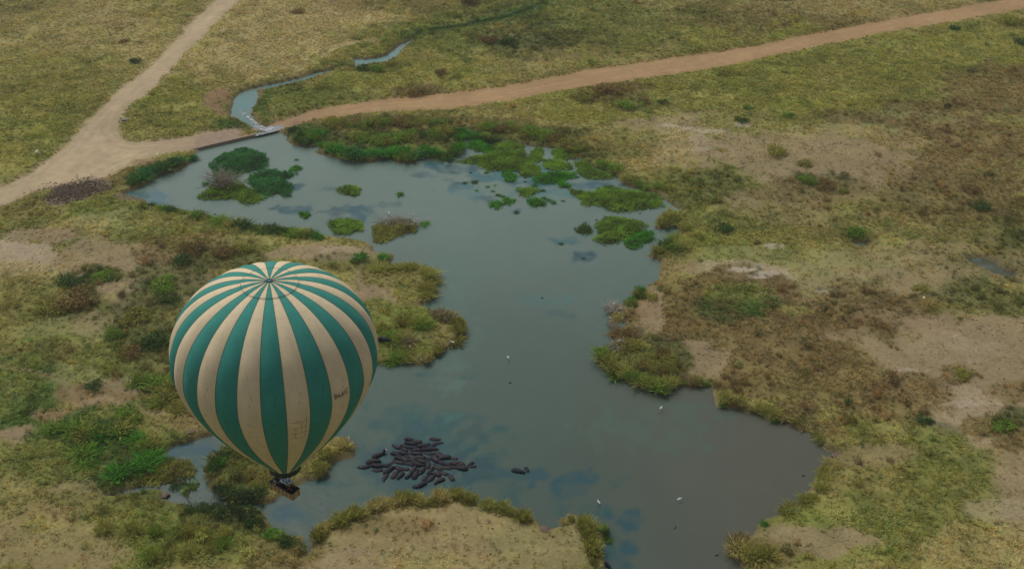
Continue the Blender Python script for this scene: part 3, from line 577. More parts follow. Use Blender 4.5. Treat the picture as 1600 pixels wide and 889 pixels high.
X, Y = X[keep], Y[keep]; C_ = samp(albc, X, Y); hv = rng.normal(0, 1, X.size)
tint = C_*(1.85+.32*rng.normal(0, 1, (X.size, 1))); tint[:, 0] *= 1+.12*hv; tint[:, 1] *= 1.0+.05*rng.normal(0, 1, X.size); st_ = rng.random(X.size) < .16; tint[st_] = tint[st_]*[1.5, 1.45, 1.35]; tint = np.clip(tint, .008, .5)
scatter('low_scrub', 'knee high leafy scrub massed over the banks of the lake', 'scrub', scrubs, np.c_[X, Y, hz(X, Y)-.08], rng.uniform(.6, 1.3, X.size)*np.where(rng.random(X.size) < .22, 1.7, 1.0), tint, sz=rng.uniform(.9, 1.5, X.size))
print('scrub', X.size)

bmc = bmesh.new(); bmesh.ops.create_icosphere(bmc, subdivisions=1, radius=.5)
for v_ in bmc.verts: v_.co *= random.uniform(.7, 1.2); v_.co.z *= .6
clod = bpy.data.meshes.new('clod'); bmc.to_mesh(clod); bmc.free(); clod.materials.append(M_tuft)
av = clod.attributes.new('v', 'FLOAT', 'POINT'); av.data.foreach_set('value', np.full(len(clod.vertices), .5, np.float32))
pc = at(116, 305)[:2]; n_ = 1500; A_ = np.c_[rng.normal(0, 1, n_), rng.normal(0, 1, n_)]
e_ = np.stack([(at(117, 305)-at(115, 305))[:2]/2*26, (at(116, 306)-at(116, 304))[:2]/2*9], 1); Pc = pc+A_@np.array([[1, .0], [-.35, 1]]).T@e_.T
Cc = samp(alb, Pc[:, 0], Pc[:, 1])*rng.uniform(.45, 1.35, (n_, 1))
scatter('mud_clods', 'dark trampled clods on the mud patch below the road junction', 'mud', [clod], np.c_[Pc, hz(Pc[:, 0], Pc[:, 1])+.05], rng.uniform(.3, 1.0, n_), Cc)
X, Y = jitter(1.5); k_ = (samp(tuft, X, Y) < .45) & (samp(SD, X, Y) > 1.5) & (samp(rmask, X, Y) > 1) & (rng.random(X.size) < .22); X, Y = X[k_], Y[k_]
scatter('pebbles', 'small stones and dung scattered over the bare ground', 'pebbles', [clod], np.c_[X, Y, hz(X, Y)+.02], rng.uniform(.15, .6, X.size), np.clip(samp(alb, X, Y)*rng.choice([.4, .55, .8, 1.3, 1.5], X.size)[:, None], .01, .7))
# ------------------------------------------------------------------ countable plants
def tintc(c, f=1.0): return tuple(np.clip(lin(c)/KALB*1.55*f, 0, 1))
PAL = dict(olive=(104,104,46), green=(84,108,36), dark=(50,70,30), brown=(94,80,46), tan=(130,122,74), lush=(56,104,28), teal=(46,90,46), grey=(104,98,70), yellow=(112,112,54), black=(36,48,28))
def plant(name, me, px, py, wpx, pal, label, cat, group=None, hs=1.0, z=None, stems=False):
    p = at(px, py, .6); r = wpx/2*mpp(px, py)*(.82 if name == 'reed_clump' else 1)
    zz = float(hz(np.array([p[0]]), np.array([p[1]]))[0]) if z is None else z
    zz = max(zz, -.05)-.06
    c = PAL[pal]; f = random.uniform(.85, 1.15); cc = (*[min(1, k*f) for k in tintc(c)], 1)
    if stems:
        o = empty(name, (p[0], p[1], zz), label, cat, group); ch = link('foliage', me, o); ch.color = cc
        ms = MB()
        for i in range(6):
            a = random.random()*6.28; ms.tube([(0.08*math.cos(a), .08*math.sin(a), 0), (.3*math.cos(a), .3*math.sin(a), .32), (.5*math.cos(a), .5*math.sin(a), .5)], [.05, .03, .012], 5)
        link('stem', ms.mesh('stem', [M_stem]), o)
    else:
        o = link(name, me); o.location = (p[0], p[1], zz); o['label'] = label; o['category'] = cat; o.color = cc
        if group: o['group'] = group
    o.rotation_euler = (0, 0, random.random()*6.28); o.scale = (r*random.uniform(.9, 1.1), r*random.uniform(.9, 1.1), r*hs)
    return o
SH = [(215,103,26,'dark','rounded dark green shrub against the left verge of the pale dirt road',.7),
 (195,70,24,'brown','small brown shrub alone in the upper left meadow',.5),
 (466,26,30,'brown','low brown bush in the dry grass between the left road and the ditch',.45),
 (500,140,30,'olive','olive bush in the grass strip just above the start of the red road',.5),
 (566,112,30,'dark','dark bush on the lower edge of the small upper pool, nearer its left end',.7),
 (590,114,34,'green','green bush just below the middle of the small upper pool',.7),
 (612,106,22,'olive','olive bush at the lower right end of the small upper pool',.6),
 (652,148,44,'brown','wide brown green bush just above the red dirt road near its left end',.5),
 (690,120,32,'brown','brown topped bush between the grassy ditch and the red road',.6),
 (716,124,26,'olive','olive bush right of the brown topped one above the red road',.6),
 (762,72,40,'brown','brown green bush right below the bend of the grassy ditch',.6),
 (796,76,38,'dark','dark green bush at the left foot of the thicket above the red road',.7),
 (735,60,24,'olive','small olive bush on the lower side of the grassy ditch',.6),
 (505,105,0,'green','',.6),
 (1490,52,22,'dark','small dark bush just below the red road, far right',.8),
 (1576,42,48,'olive','big round olive bush below the right end of the red road',.7),
 (1592,74,34,'dark','dark bush cut by the right edge below the big olive one',.6),
 (1136,119,44,'olive','long low olive bush below the middle of the red road',.45),
 (950,150,48,'brown','grey brown bush below the red road above the marsh',.6),
 (905,160,56,'olive','wide olive bush left of the grey brown bush below the red road',.5),
 (978,172,36,'green','green bush low on the slope left of the brown bush pair',.6),
 (1006,166,26,'brown','brown bush right of the green bush below the red road',.7),
 (1036,168,24,'dark','small dark bush right of the brown bush below the red road',.7),
 (1167,175,18,'green','small green bush in the right meadow, upper of three in a slanting row',.8),
 (1230,187,26,'green','dark green bush in the right meadow, rightmost of three in a slanting row',.7),
 (1158,197,28,'dark','bush beside a pale bare patch in the right meadow',.6),
 (1480,172,19,'black','nearly black round bush beside a brown patch at the right',.8),
 (1210,246,48,'olive','rounded olive bush at the top of the bare slope right of the lake',.65),
 (1262,290,40,'green','green bush at the left end of a long row on the bare slope',.6),
 (1290,298,40,'brown','brown bush in the middle of a long row on the bare slope',.6),
 (1314,304,26,'olive','olive bush at the right end of a long row on the bare slope',.6),
 (1258,262,36,'olive','thin low olive bush near the crest of the bare slope',.4),
 (1338,368,44,'green','bright green bush above a grey puddle in the right plain',.75),
 (1131,364,34,'dark','dark bush on the grass right of the reedy inlet',.7),
 (1181,386,14,'brown','tiny brown bush on the bare ground right of the inlet',.7),
 (1306,466,30,'brown','brown bush on the pale flat right of the long crack',.5),
 (1352,462,34,'brown','brown grey bush at the upper tip of the brown scrub',.5),
 (1440,458,36,'yellow','yellow green bush alone on the pale flat at the right',.5),
 (1515,305,44,'brown','grey brown bush in the brushy slope at the right edge',.6),
 (1530,330,40,'dark','dark bush below the grey brown one in the brushy slope',.6),
 (1500,596,40,'olive','lone olive bush on the wide bare sand at the right',.5),
 (1566,676,50,'green','grey green bush on the bare sand near the right edge',.5),
 (1440,664,38,'dark','dark olive bush where scrub meets the bare sand',.5),
 (166,441,46,'green','green bush on the sandy rise left of the balloon',.6),
 (112,452,54,'dark','dark green bush at the left foot of the sandy rise',.6),
 (120,480,80,'brown','big brown green bush mass under the sandy rise',.55),
 (78,498,60,'olive','olive bush at the left end of the bush mass',.5),
 (255,455,58,'green','green bush beside the upper left of the balloon',.6),
 (270,478,44,'dark','dark bush touching the left shoulder of the balloon',.6),
 (302,400,54,'brown','brown bush on the bank below the lake, left of centre',.6),
 (285,415,44,'dark','dark bush below the brown bush, upper left of the balloon',.6),
 (352,402,50,'brown','brown green bush just above the top of the balloon, left side',.6),
 (378,396,40,'olive','olive bush above the top of the balloon',.6),
 (215,508,60,'olive','olive bush left of the balloon at the height of its shoulder',.6),
 (180,530,44,'green','bright green bush at the left of the brushy bank',.6),
 (248,540,60,'dark','dark bush against the left side of the balloon',.6),
 (205,560,50,'brown','brown bush in the brushy bank left of the balloon',.6),
 (150,612,40,'dark','dark bush above the cow path at the left',.5),
 (560,409,36,'lush','green bush on the sand spit right of the top of the balloon',.7),
 (600,404,26,'lush','round bright green bush standing in water off the sand spit',.7),
 (607,419,20,'teal','small teal green bush in the notch of the peninsula',.7),
 (205,650,60,'green','green bush above the winding cow path, lower left',.5),
 (86,680,50,'green','round green bush at the left end of the lower thicket',.6),
 (1158,638,0,'lush','',.6),(1016,470,30,'olive','olive bush on the point right of the narrows',.6),
 (735,9,36,'brown','brown bush with a pale trunk at the top edge of the picture',1.0)]
k = 0
for (x, y, wd, pal, lab, hs_) in SH:
    if wd == 0: continue
    plant('shrub', shrub_m[k % 6], x, y, wd, pal, lab, 'shrub', hs=hs_, stems=True); k += 1

# clumps standing along stretches of the shore; within a stretch nothing tells them apart
ORD = 'first second third fourth fifth sixth seventh eighth ninth tenth eleventh twelfth thirteenth fourteenth fifteenth sixteenth seventeenth eighteenth nineteenth twentieth twenty-first twenty-second twenty-third twenty-fourth twenty-fifth twenty-sixth twenty-seventh twenty-eighth twenty-ninth thirtieth thirty-first thirty-second'.split()
CW = dict(teal='bluish', lush='bright-green', black='blackish', dark='dark-green', grey='greyish', green='green', olive='olive', tan='straw-coloured', yellow='yellowish', brown='brown')
def order_labels(L):
    """L: (photo x, object, colour); every one is named by its place in the row, from the left"""
    for i, (x, o, c) in enumerate(sorted(L, key=lambda e: e[0])):
        o['label'] = '%s clump, %s from left of the %s' % (CW[c], ORD[i], o['group'])
def shore(pts, n, wpx, pals, name, meshes, label, group, cat, hs=.8, spread=4):
    P = np.array(pts, float); L = np.r_[0, np.cumsum(np.hypot(*(P[1:]-P[:-1]).T))]; rec = []
    for i in range(n):
        s = (i+.5+random.uniform(-.35, .35))/n*L[-1]; j = min(max(np.searchsorted(L, s)-1, 0), len(P)-2); t = (s-L[j])/(L[j+1]-L[j])
        p = P[j]*(1-t)+P[j+1]*t+[random.gauss(0, spread), random.gauss(0, spread*.5)]; pl = random.choice(pals)
        o = plant(name, random.choice(meshes), p[0], p[1], random.uniform(*wpx), pl, label, cat, group, hs=hs*random.uniform(.8, 1.2)); rec.append((p[0], o, pl))
    order_labels(rec)
shore([(494,850),(500,830),(520,822),(545,812),(570,806),(600,792),(620,786)], 16, (14,46), ['tan','yellow','tan','olive'], 'reed_clump', reed_m, 'yellow reed clump on the left shore of the bare spit at the bottom', 'reeds on the left shore of the bottom spit', 'reeds', 1.0)
shore([(628,786),(660,790),(690,782),(715,774),(735,784),(760,792),(790,800),(830,816)], 20, (14,46), ['tan','yellow','yellow','olive'], 'reed_clump', reed_m, 'yellow green reed clump along the upper shore of the bare bottom spit', 'reeds on the upper shore of the bottom spit', 'reeds', 1.0)
shore([(888,815),(905,820),(920,838),(930,860),(935,885)], 11, (18,50), ['tan','yellow','olive'], 'reed_clump', reed_m, 'yellow reed clump on the right hand tip of the bare bottom spit', 'reeds on the right tip of the bottom spit', 'reeds', 1.0, 6)
shore([(935,822),(945,835),(948,845)], 3, (18,26), ['dark','green'], 'shrub', shrub_m, 'dark green bush leaning over the water at the right tip of the bottom spit', 'dark bushes on the right tip of the spit', 'shrub', .8)
shore([(672,420),(674,436),(668,452),(668,470)], 8, (22,34), ['yellow','olive','tan'], 'tussock', tuss_m, 'yellow green tussock on the upper knob of the peninsula in mid lake', 'tussocks on the upper knob of the peninsula', 'tussock', .8)
shore([(680,492),(712,500),(722,516),(700,540),(680,552),(655,562)], 13, (16,44), ['tan','yellow','grey','olive'], 'reed_clump', reed_m, 'straw coloured reed clump on the point of the peninsula in mid lake', 'reeds on the point of the peninsula', 'reeds', .8)
shore([(640,562),(620,558),(600,566)], 5, (20,30), ['olive','green'], 'tussock', tuss_m, 'olive tussock on the lower shore of the peninsula beside the balloon', 'tussocks on the lower peninsula shore', 'tussock', .8)
shore([(590,425),(620,424),(650,420)], 6, (22,32), ['olive','yellow','green'], 'tussock', tuss_m, 'rounded green tussock along the upper shore of the peninsula', 'tussocks on the upper peninsula shore', 'tussock', .7)
shore([(610,520),(640,500),(670,510),(640,535),(610,545)], 10, (24,36), ['olive','green','yellow','grey'], 'tussock', tuss_m, 'mixed green tussock in the middle of the peninsula', 'tussocks inside the peninsula', 'tussock', .8, 8)
shore([(336,728),(350,715),(372,700),(400,694)], 7, (24,36), ['yellow','olive','dark'], 'tussock', tuss_m, 'tussock on the upper left shore of the island under the balloon', 'tussocks on the upper left of the island', 'tussock', .8)
shore([(338,742),(334,730),(348,726)], 4, (26,36), ['lush','dark'], 'shrub', shrub_m, 'dark green leafy bush on the left end of the island under the balloon', 'green bushes on the left end of the island', 'shrub', .9)
shore([(340,762),(352,770),(370,774),(392,776),(412,774)], 8, (24,34), ['dark','green','olive','black'], 'tussock', tuss_m, 'dark overhanging tussock on the lower shore of the island under the balloon', 'tussocks on the lower shore of the island', 'tussock', .9)
shore([(490,742),(505,728),(520,708),(540,700),(548,708)], 11, (14,44), ['tan','yellow','olive'], 'reed_clump', reed_m, 'yellow reed clump on the island right of the basket', 'reeds on the right of the island', 'reeds', .9)
shore([(370,740),(395,745),(420,752),(400,760)], 7, (22,30), ['olive','brown','yellow'], 'tussock', tuss_m, 'olive brown tussock in the middle of the island left of the basket', 'tussocks in the middle of the island', 'tussock', .7, 6)
shore([(300,800),(330,800),(355,802),(385,802),(400,815),(410,835)], 14, (26,40), ['dark','black','green','dark'], 'shrub', shrub_m, 'dark green bush massed on the shore below the island', 'dark bushes on the shore below the island', 'shrub', .8, 5)
shore([(425,835),(440,846),(456,850),(468,856)], 6, (24,34), ['lush','dark','green'], 'shrub', shrub_m, 'deep green bush on the corner of shore left of the bottom spit', 'green bushes on the corner left of the spit', 'shrub', .8)
shore([(170,830),(220,835),(270,840),(320,845),(360,850),(300,870),(230,870)], 18, (30,46), ['yellow','olive','green','yellow'], 'reed_clump', reed_m, 'long bladed yellow green grass clump in the lower left thicket', 'grass clumps in the lower left thicket', 'reeds', .8, 9)
shore([(120,690),(160,680),(200,690),(240,700),(220,730),(180,745),(140,730),(150,705)], 26, (26,46), ['green','lush','dark','lush','olive'], 'tussock', tuss_m, 'green leafy clump in the thicket left of the small inlet', 'leafy clumps in the thicket left of the inlet', 'tussock', .7, 9)
shore([(205,600),(240,610),(270,625),(285,645),(240,640)], 10, (28,44), ['olive','yellow','green'], 'tussock', tuss_m, 'olive leafy clump against the lower left of the balloon', 'leafy clumps left of the balloon', 'tussock', .7, 8)
shore([(300,338),(335,348),(365,357),(400,362),(440,366),(480,372),(500,374)], 22, (16,38), ['green','olive','lush','dark','yellow'], 'tussock', tuss_m, 'green clump on the lower shore of the upper lake, above the balloon', 'clumps on the shore above the balloon', 'tussock', .7, 4)
shore([(200,290),(222,280),(245,268),(270,260),(292,250),(303,240)], 14, (16,34), ['dark','lush','teal'], 'tussock', tuss_m, 'deep green clump along the bank between the road and the lake', 'green clumps between road and lake', 'tussock', .8, 3)
shore([(228,316),(238,324),(262,330),(290,338)], 6, (16,24), ['lush','green','dark'], 'tussock', tuss_m, 'deep green clump on the lower left corner of the lake', 'green clumps at the left corner of the lake', 'tussock', .7, 3)
shore([(455,203),(470,214),(462,222),(485,224),(498,212)], 10, (18,28), ['lush','dark','green'], 'tussock', tuss_m, 'bright green clump on the north shore beside the water crossing', 'green clumps beside the water crossing', 'tussock', .8, 4)
shore([(505,232),(530,238),(560,246),(590,246),(612,240),(640,248),(665,240),(690,244)], 26, (18,36), ['lush','green','teal','lush'], 'tussock', tuss_m, 'deep green clump overhanging the north shore left of the marsh', 'green clumps on the north shore', 'tussock', .8, 3)
shore([(690,246),(706,243),(718,236),(720,222),(716,208),(750,214),(775,220)], 14, (16,32), ['lush','green','dark','lush'], 'tussock', tuss_m, 'x', 'green clumps round the small inlet behind the marsh', 'tussock', .9, 2)
shore([(1064,596),(1080,600),(1098,597),(1112,600),(1122,612)], 7, (12,24), ['brown','olive','yellow','green'], 'tussock', tuss_m, 'x', 'tussocks round the muddy notch of the right shore', 'tussock', .8, 2)
shore([(520,205),(560,200),(600,202),(640,198),(680,200),(710,205),(660,220),(600,222),(545,222)], 30, (24,46), ['olive','brown','green','olive','dark','green'], 'shrub', shrub_m, 'mixed olive and brown bush in the belt between red road and north shore', 'bushes between the red road and the north shore', 'shrub', .6, 6)
shore([(750,205),(790,205),(830,212),(865,220),(890,232),(915,245)], 20, (22,40), ['olive','green','brown','green'], 'shrub', shrub_m, 'olive bush in the belt behind the marsh islands', 'bushes behind the marsh', 'shrub', .6, 5)
shore([(930,255),(955,268),(980,282),(1010,292),(1040,300)], 10, (18,28), ['olive','green','yellow'], 'tussock', tuss_m, 'olive tussock along the shore right of the marsh', 'tussocks on the shore right of the marsh', 'tussock', .7, 4)
shore([(1030,346),(1032,354),(1052,342),(1066,368),(1052,388),(1030,398),(1075,390),(1090,370)], 15, (22,34), ['olive','green','dark','yellow'], 'tussock', tuss_m, 'green tussock round the reedy inlet on the right shore', 'tussocks round the right inlet', 'tussock', .75, 5)
shore([(1004,452),(996,462),(992,474),(980,484)], 6, (20,28), ['lush','dark','olive'], 'shrub', shrub_m, 'dark green bush on the upper shore of the right hand point', 'green bushes on the right hand point', 'shrub', .8, 3)
shore([(960,518),(985,524),(975,545),(1000,546)], 6, (24,34), ['lush','brown','olive'], 'tussock', tuss_m, 'green and brown tussock between the dead bushes on the right hand point', 'tussocks between the dead bushes', 'tussock', .8, 3)
shore([(938,556),(958,575),(985,590),(1010,602),(1036,608),(1056,598)], 14, (24,36), ['olive','yellow','green','yellow'], 'tussock', tuss_m, 'yellow green tussock on the lower shore of the right hand point', 'tussocks below the right hand point', 'tussock', .85, 3)
shore([(1010,560),(1040,565),(1055,580),(1025,585),(1000,575)], 8, (28,40), ['brown','brown','olive'], 'shrub', shrub_m, 'brown bush in the middle of the right hand point', 'brown bushes on the right hand point', 'shrub', .6, 5)
shore([(1124,620),(1140,632),(1176,636),(1210,648),(1245,660),(1270,668),(1290,690)], 13, (20,30), ['yellow','olive','brown','tan'], 'tussock', tuss_m, 'rounded tussock on the shore above the round bay at the lower right', 'tussocks above the round bay', 'tussock', .8, 3)
shore([(1300,722),(1290,735),(1284,755),(1275,772),(1250,790),(1225,808)], 10, (22,34), ['yellow','olive','tan'], 'tussock', tuss_m, 'yellow grass clump on the right shore of the round bay', 'grass clumps on the right of the round bay', 'reeds', .7, 4)
for (x, y, l) in [(1128,632,'small bright green bush in the first notch of the shore above the round bay'),(1212,656,'small bright green bush at the water above the middle of the round bay'),(1256,778,'small deep green bush on the right shore of the round bay, upper one'),(1228,796,'small deep green bush on the right shore of the round bay, lower one'),(1192,822,'small deep green bush beside the logs at the foot of the round bay')]:
    plant('shrub', random.choice(shrub_m), x, y, 18, 'lush', l, 'shrub', hs=.8, stems=True)
shore([(1150,850),(1165,846),(1160,868),(1180,870),(1200,880)], 8, (26,40), ['brown','tan','grey','olive'], 'tussock', tuss_m, 'rounded brown tussock on the near right shore at the bottom edge', 'tussocks at the bottom right shore', 'tussock', .8, 5)

# ------------------------------------------------------------------ floating weed islands
def sc_pts(pts, ox, oy, s): return [(ox+x/s, oy+y/s) for x, y in pts]
ISL = [
 (sc_pts([(245,330),(400,210),(600,130),(720,115),(860,150),(960,200),(1020,270),(990,350),(850,400),(620,440),(560,490),(450,540),(360,550),(310,500),(310,400),(250,370)],300,220,8.467),'teal','large oval weed island in the upper left of the lake, below the causeway',1.3),
 (sc_pts([(715,540),(820,460),(960,400),(1100,400),(1180,430),(1300,405),(1380,440),(1280,500),(1200,530),(1320,590),(1300,640),(1310,750),(1220,750),(1120,710),(980,750),(940,710),(850,690),(820,620)],300,220,8.467),'teal','lobed weed island right of the one with the grey bush',1.1),
 (sc_pts([(100,740),(200,680),(300,560),(480,490),(600,560),(700,610),(800,660),(850,710),(970,760),(900,820),(760,850),(660,830),(570,770),(400,780),(230,780),(130,780)],300,220,8.467),'green','weed island carrying a grey leafless bush',.9),
 (sc_pts([(130,590),(180,550),(230,560),(190,600)],300,220,8.467),'lush','tiny weed patch left of the island with the grey bush',.6),
 (sc_pts([(1280,390),(1360,350),(1450,345),(1430,385),(1340,405)],300,220,8.467),'lush','small long weed patch off the right tip of the lobed island',.6),
 (sc_pts([(60,295),(170,260),(260,250),(300,180),(400,165),(480,200),(475,280),(580,330),(580,380),(470,390),(450,350),(340,345),(240,345),(180,310)],700,180,4),'green','largest bright green marsh island at the left of the marsh',.7),
 (sc_pts([(490,275),(560,205),(595,215),(590,290),(510,300)],700,180,4),'green','slanting marsh island right of the largest one',.7),
 (sc_pts([(130,170),(200,160),(290,215),(270,235),(190,235),(130,200)],700,180,4),'lush','small marsh island in the inlet at the top left of the marsh',.7),
 (sc_pts([(330,360),(380,350),(430,380),(420,420),(370,425),(350,395)],700,180,4),'lush','small dark weed island below the largest marsh island',.7),
 (sc_pts([(590,310),(640,275),(700,290),(770,310),(770,340),(680,345),(620,345)],700,180,4),'green','flat marsh island in the middle of the marsh',.7),
 (sc_pts([(540,400),(600,370),(720,360),(790,365),(790,385),(740,400),(700,425),(600,430),(550,420)],700,180,4),'lush','long green weed island on the open side of the marsh',.7),
 (sc_pts([(650,230),(700,200),(790,230),(800,260),(720,285),(670,270)],700,180,4),'green','marsh island close under the olive bushes behind the marsh',.7),
 (sc_pts([(800,300),(860,275),(915,310),(920,345),(1030,380),(1020,400),(940,400),(870,395),(810,370)],700,180,4),'green','green marsh island at the right end of the marsh',.8),
 (sc_pts([(690,435),(740,428),(775,440),(760,462),(700,457)],700,180,4),'lush','small weed tuft off the right end of the long green island',.6),
 (sc_pts([(440,470),(500,455),(565,470),(540,495),(480,510),(445,495)],700,180,4),'green','small oval weed island with open water round it, above its darker twin',.6),
 (sc_pts([(500,535),(550,520),(610,540),(600,570),(540,575),(505,560)],700,180,4),'lush','small oval weed island, lowest one off the marsh',.6),
 (sc_pts([(260,550),(300,540),(340,560),(310,585),(270,575)],700,180,4),'lush','left one of a pair of small round weed islands',.6),
 (sc_pts([(345,532),(375,518),(420,540),(390,560),(350,555)],700,180,4),'lush','right one of a pair of small round weed islands',.6),
 (sc_pts([(750,470),(800,475),(930,490),(940,460),(1000,450),(1080,470),(1200,480),(1330,510),(1350,570),(1200,590),(1100,610),(1020,600),(930,560),(850,565),(830,530),(770,500)],700,180,4),'green','long weed island in front of the mud inlet with a dark green middle',.9),
 (sc_pts([(910,700),(1000,640),(1090,650),(1180,670),(1240,690),(1200,740),(1130,760),(1060,800),(990,810),(910,780),(960,740)],700,180,4),'green','broad weed island off the reedy inlet on the right',.9),
 (sc_pts([(1100,820),(1140,755),(1250,725),(1290,770),(1260,800),(1210,800),(1200,830),(1130,840)],700,180,4),'lush','rounded weed island at the lower right of the broad one',.8),
 (sc_pts([(800,725),(850,685),(885,700),(890,740),(820,745)],700,180,4),'dark','small dark weed island left of the broad one',.8),
 (sc_pts([(915,470),(980,440),(1055,455),(1050,500),(1000,512),(930,490)],300,180,4),'green','lone small weed island in the middle of the upper lake',.7),
 (sc_pts([(850,665),(960,655),(1060,665),(1065,720),(960,755),(880,740),(865,700)],300,180,4),'green','oval weed island just left of the dead bush island',.8),
 (sc_pts([(675,615),(720,612),(750,630),(710,645)],300,180,4),'lush','tiny weed tuft in the blue stained water above the balloon',.5),
 (sc_pts([(1285,500),(1300,490),(1322,500),(1300,512)],300,180,4),'lush','tiny weed tuft alone right of the lone small island',.5),
 (sc_pts([(270,300),(400,240),(640,170),(880,170),(960,220),(1060,310),(1000,390),(880,390),(600,490),(440,570),(290,570),(260,460)],560,330,11.43),'olive','weed island under the tangled dead bush, in mid lake above the balloon',.8),
 (sc_pts([(1100,200),(1200,180),(1280,230),(1180,270)],560,330,11.43),'lush','tiny bright green tuft at the right tip of the dead bush island',.6),
 (sc_pts([(260,500),(380,460),(540,450),(575,520),(560,585),(440,590),(370,640),(270,660),(80,655),(100,600),(240,590)],200,640,5.555),'olive','olive islet in the small inlet left of the balloon basket',.8),
 (sc_pts([(385,615),(440,596),(520,640),(480,670),(400,670)],200,640,5.555),'dark','small dark islet at the lower right of the olive islet',.8),
 (sc_pts([(480,700),(550,645),(630,645),(620,670),(550,700),(530,745),(490,740)],200,640,5.555),'green','bent green islet in the channel left of the big island',.7),
 (sc_pts([(270,450),(320,425),(390,440),(350,480),(280,475)],200,640,5.555),'green','small islet at the upper left of the olive islet',.7),
 (sc_pts([(845,335),(885,340),(875,368),(840,362)],200,640,5.555),'dark','tiny dark islet at the lower left edge of the balloon',.7)]
TINY = [(785,305),(770,297),(774,288),(850,308),(857,311),(865,315),(762,290),(735,268),(742,283),(726,284),(820,282),(836,288),(807,330),(793,278),(810,292),(880,268),(872,255),(835,262),(798,262),(760,268),(892,262),(902,275),(848,296),(828,293),(778,303),(745,296),(880,312),(912,402),(877,379),(625,248),(463,248)]
for (pts, pal, lab, hh) in ISL:
    P = W(pts); lo = P.min(0); hi = P.max(0); st = .95
    X, Y = np.meshgrid(np.arange(lo[0]-1, hi[0]+1, st), np.arange(lo[1]-1, hi[1]+1, st*1.1)); X = (X+rng.uniform(-.5, .5, X.shape)*st).ravel(); Y = (Y+rng.uniform(-.5, .5, Y.shape)*st).ravel()
    d = sdf(P, X+.7*fbm(X, Y, 4, 2), Y+.7*fbm(X, Y, 4, 5)); k_ = d+.5*fbm(X, Y, 2, 3, 2) < .3; X, Y, d = X[k_], Y[k_], d[k_]
    c = P.mean(0); ob = empty('weed_island', (c[0], c[1], 0), lab, 'weed island')
    parts = []; hm = (.35+hh*1.9*sstep(-.3, 2.6, -d))*np.clip(1+1.1*fbm(X, Y, 4.2, 4, 3), .3, 2)
    pn = fbm(X, Y, 4, 6, 3); pm_ = fbm(X, Y, 2.2, 1, 2)
    for x, y, h_, n_, m_ in zip(X, Y, hm, pn, pm_):
        V, q, v = leafball(20, [(0, 0, 0, .8)], .42, g); V = V*[1, 1, .75]+[x-c[0], y-c[1], .45*h_]; V[:, 2] = np.maximum(V[:, 2], .02); parts.append((V, q, None, np.clip(v*.5+.25+.9*n_+.5*m_, 0, 1)))
        V, q, t, v = blades(9, .7, .8, .2, .7, g, off=(x-c[0], y-c[1], .45*h_)); V[:, 2] = np.maximum(V[:, 2], .02)
        parts.append((V, q, t, np.clip(v*.4+.35+.9*n_+.5*m_, 0, 1)))
    if parts:
        f_ = link('foliage', veg_mesh('weed_island_foliage', parts, M_leaf), ob); f_.color = (*tintc(PAL[pal], 1.15), 1)
    n = len(P); Pr = P-c; mbk = MB(); mbk.add(np.r_[np.c_[Pr*.95, np.full(n, -.3)], np.c_[Pr*.93, np.full(n, .04)], np.c_[Pr*.8, np.full(n, .12)], [[0, 0, .2]]],
        [(i, (i+1) % n, n+(i+1) % n, n+i) for i in range(n)]+[(n+i, n+(i+1) % n, 2*n+(i+1) % n, 2*n+i) for i in range(n)], [(2*n+i, 2*n+(i+1) % n, 3*n) for i in range(n)])
    link('root_mat', mbk.mesh('root_mat', [M_matd]), ob)
rec = []
for (x, y) in TINY:
    pl = random.choice(['lush', 'dark', 'teal']); o = plant('weed_tuft', random.choice(tuss_m), x, y, random.uniform(5, 12), pl, 'tiny green weed tuft poking out of the open water near the marsh islands', 'weed', 'tiny weed tufts in the upper lake', hs=.5, z=0); rec.append((x, o, pl))
order_labels(rec)

# dead bushes
def deadbush(px, py, wpx, n, label, h=1.3, tint=M_wood):
    p = at(px, py, .3); r = wpx/2*mpp(px, py); ob = empty('dead_bush', (p[0], p[1], .0), label, 'dead bush')
    rr = random.Random(int(px)); mb = MB()
    tk = MB()
    for i in range(n):
        a = rr.random()*6.28; d = r*rr.uniform(.15, 1.0); b = (rr.gauss(0, r*.25), rr.gauss(0, r*.2), 0); H = h*r*rr.uniform(.25, .6)
        P0 = np.array(b); P1 = P0+[d*.4*math.cos(a), d*.4*math.sin(a), H*.7]; P2 = P0+[d*math.cos(a), d*math.sin(a), H]
        (tk if i < 7 else mb).tube([P0, P1, P2], [.07 if i >= 7 else .14, .06, .02], 4)
        for k_ in range(4):
            q0 = P1*(1-k_/5)+P2*(k_/5); a2 = a+rr.uniform(-1.2, 1.2); L = d*rr.uniform(.2, .45)
            mb.tube([q0, q0+[L*math.cos(a2), L*math.sin(a2), L*rr.uniform(.1, .6)]], [.045, .015], 3, False)
    link('branches', mb.mesh('branches', [tint]), ob); link('trunk', tk.mesh('trunk', [tint]), ob); return ob
M_pw = simple('bleached_wood', (.36, .33, .28), .85, .25, 3)
M_gw = simple('grey_twigs', (.26, .225, .175), .9, .3, 2)
deadbush(608, 352, 54, 70, 'tangled grey leafless bush on the left of the small island in mid lake', .8, M_gw)
deadbush(645, 350, 50, 50, 'bleached dead bush on the right of the small island in mid lake', 1.0, M_pw)
deadbush(350, 291, 66, 170, 'grey leafless bush on the weed island in the upper left of the lake', 1.25, M_gw)
deadbush(958, 486, 40, 90, 'white branched dead bush at the upper end of the right hand point', 1.1, M_pw)
deadbush(958, 510, 26, 34, 'low dead bush below the white branched one on the right hand point', .7, M_gw)
deadbush(964, 546, 42, 110, 'bleached dead bush at the lower end of the right hand point', 1.2, M_pw)
deadbush(733, 14, 20, 26, 'bare pale trunked small tree at the top edge of the picture', 1.8)
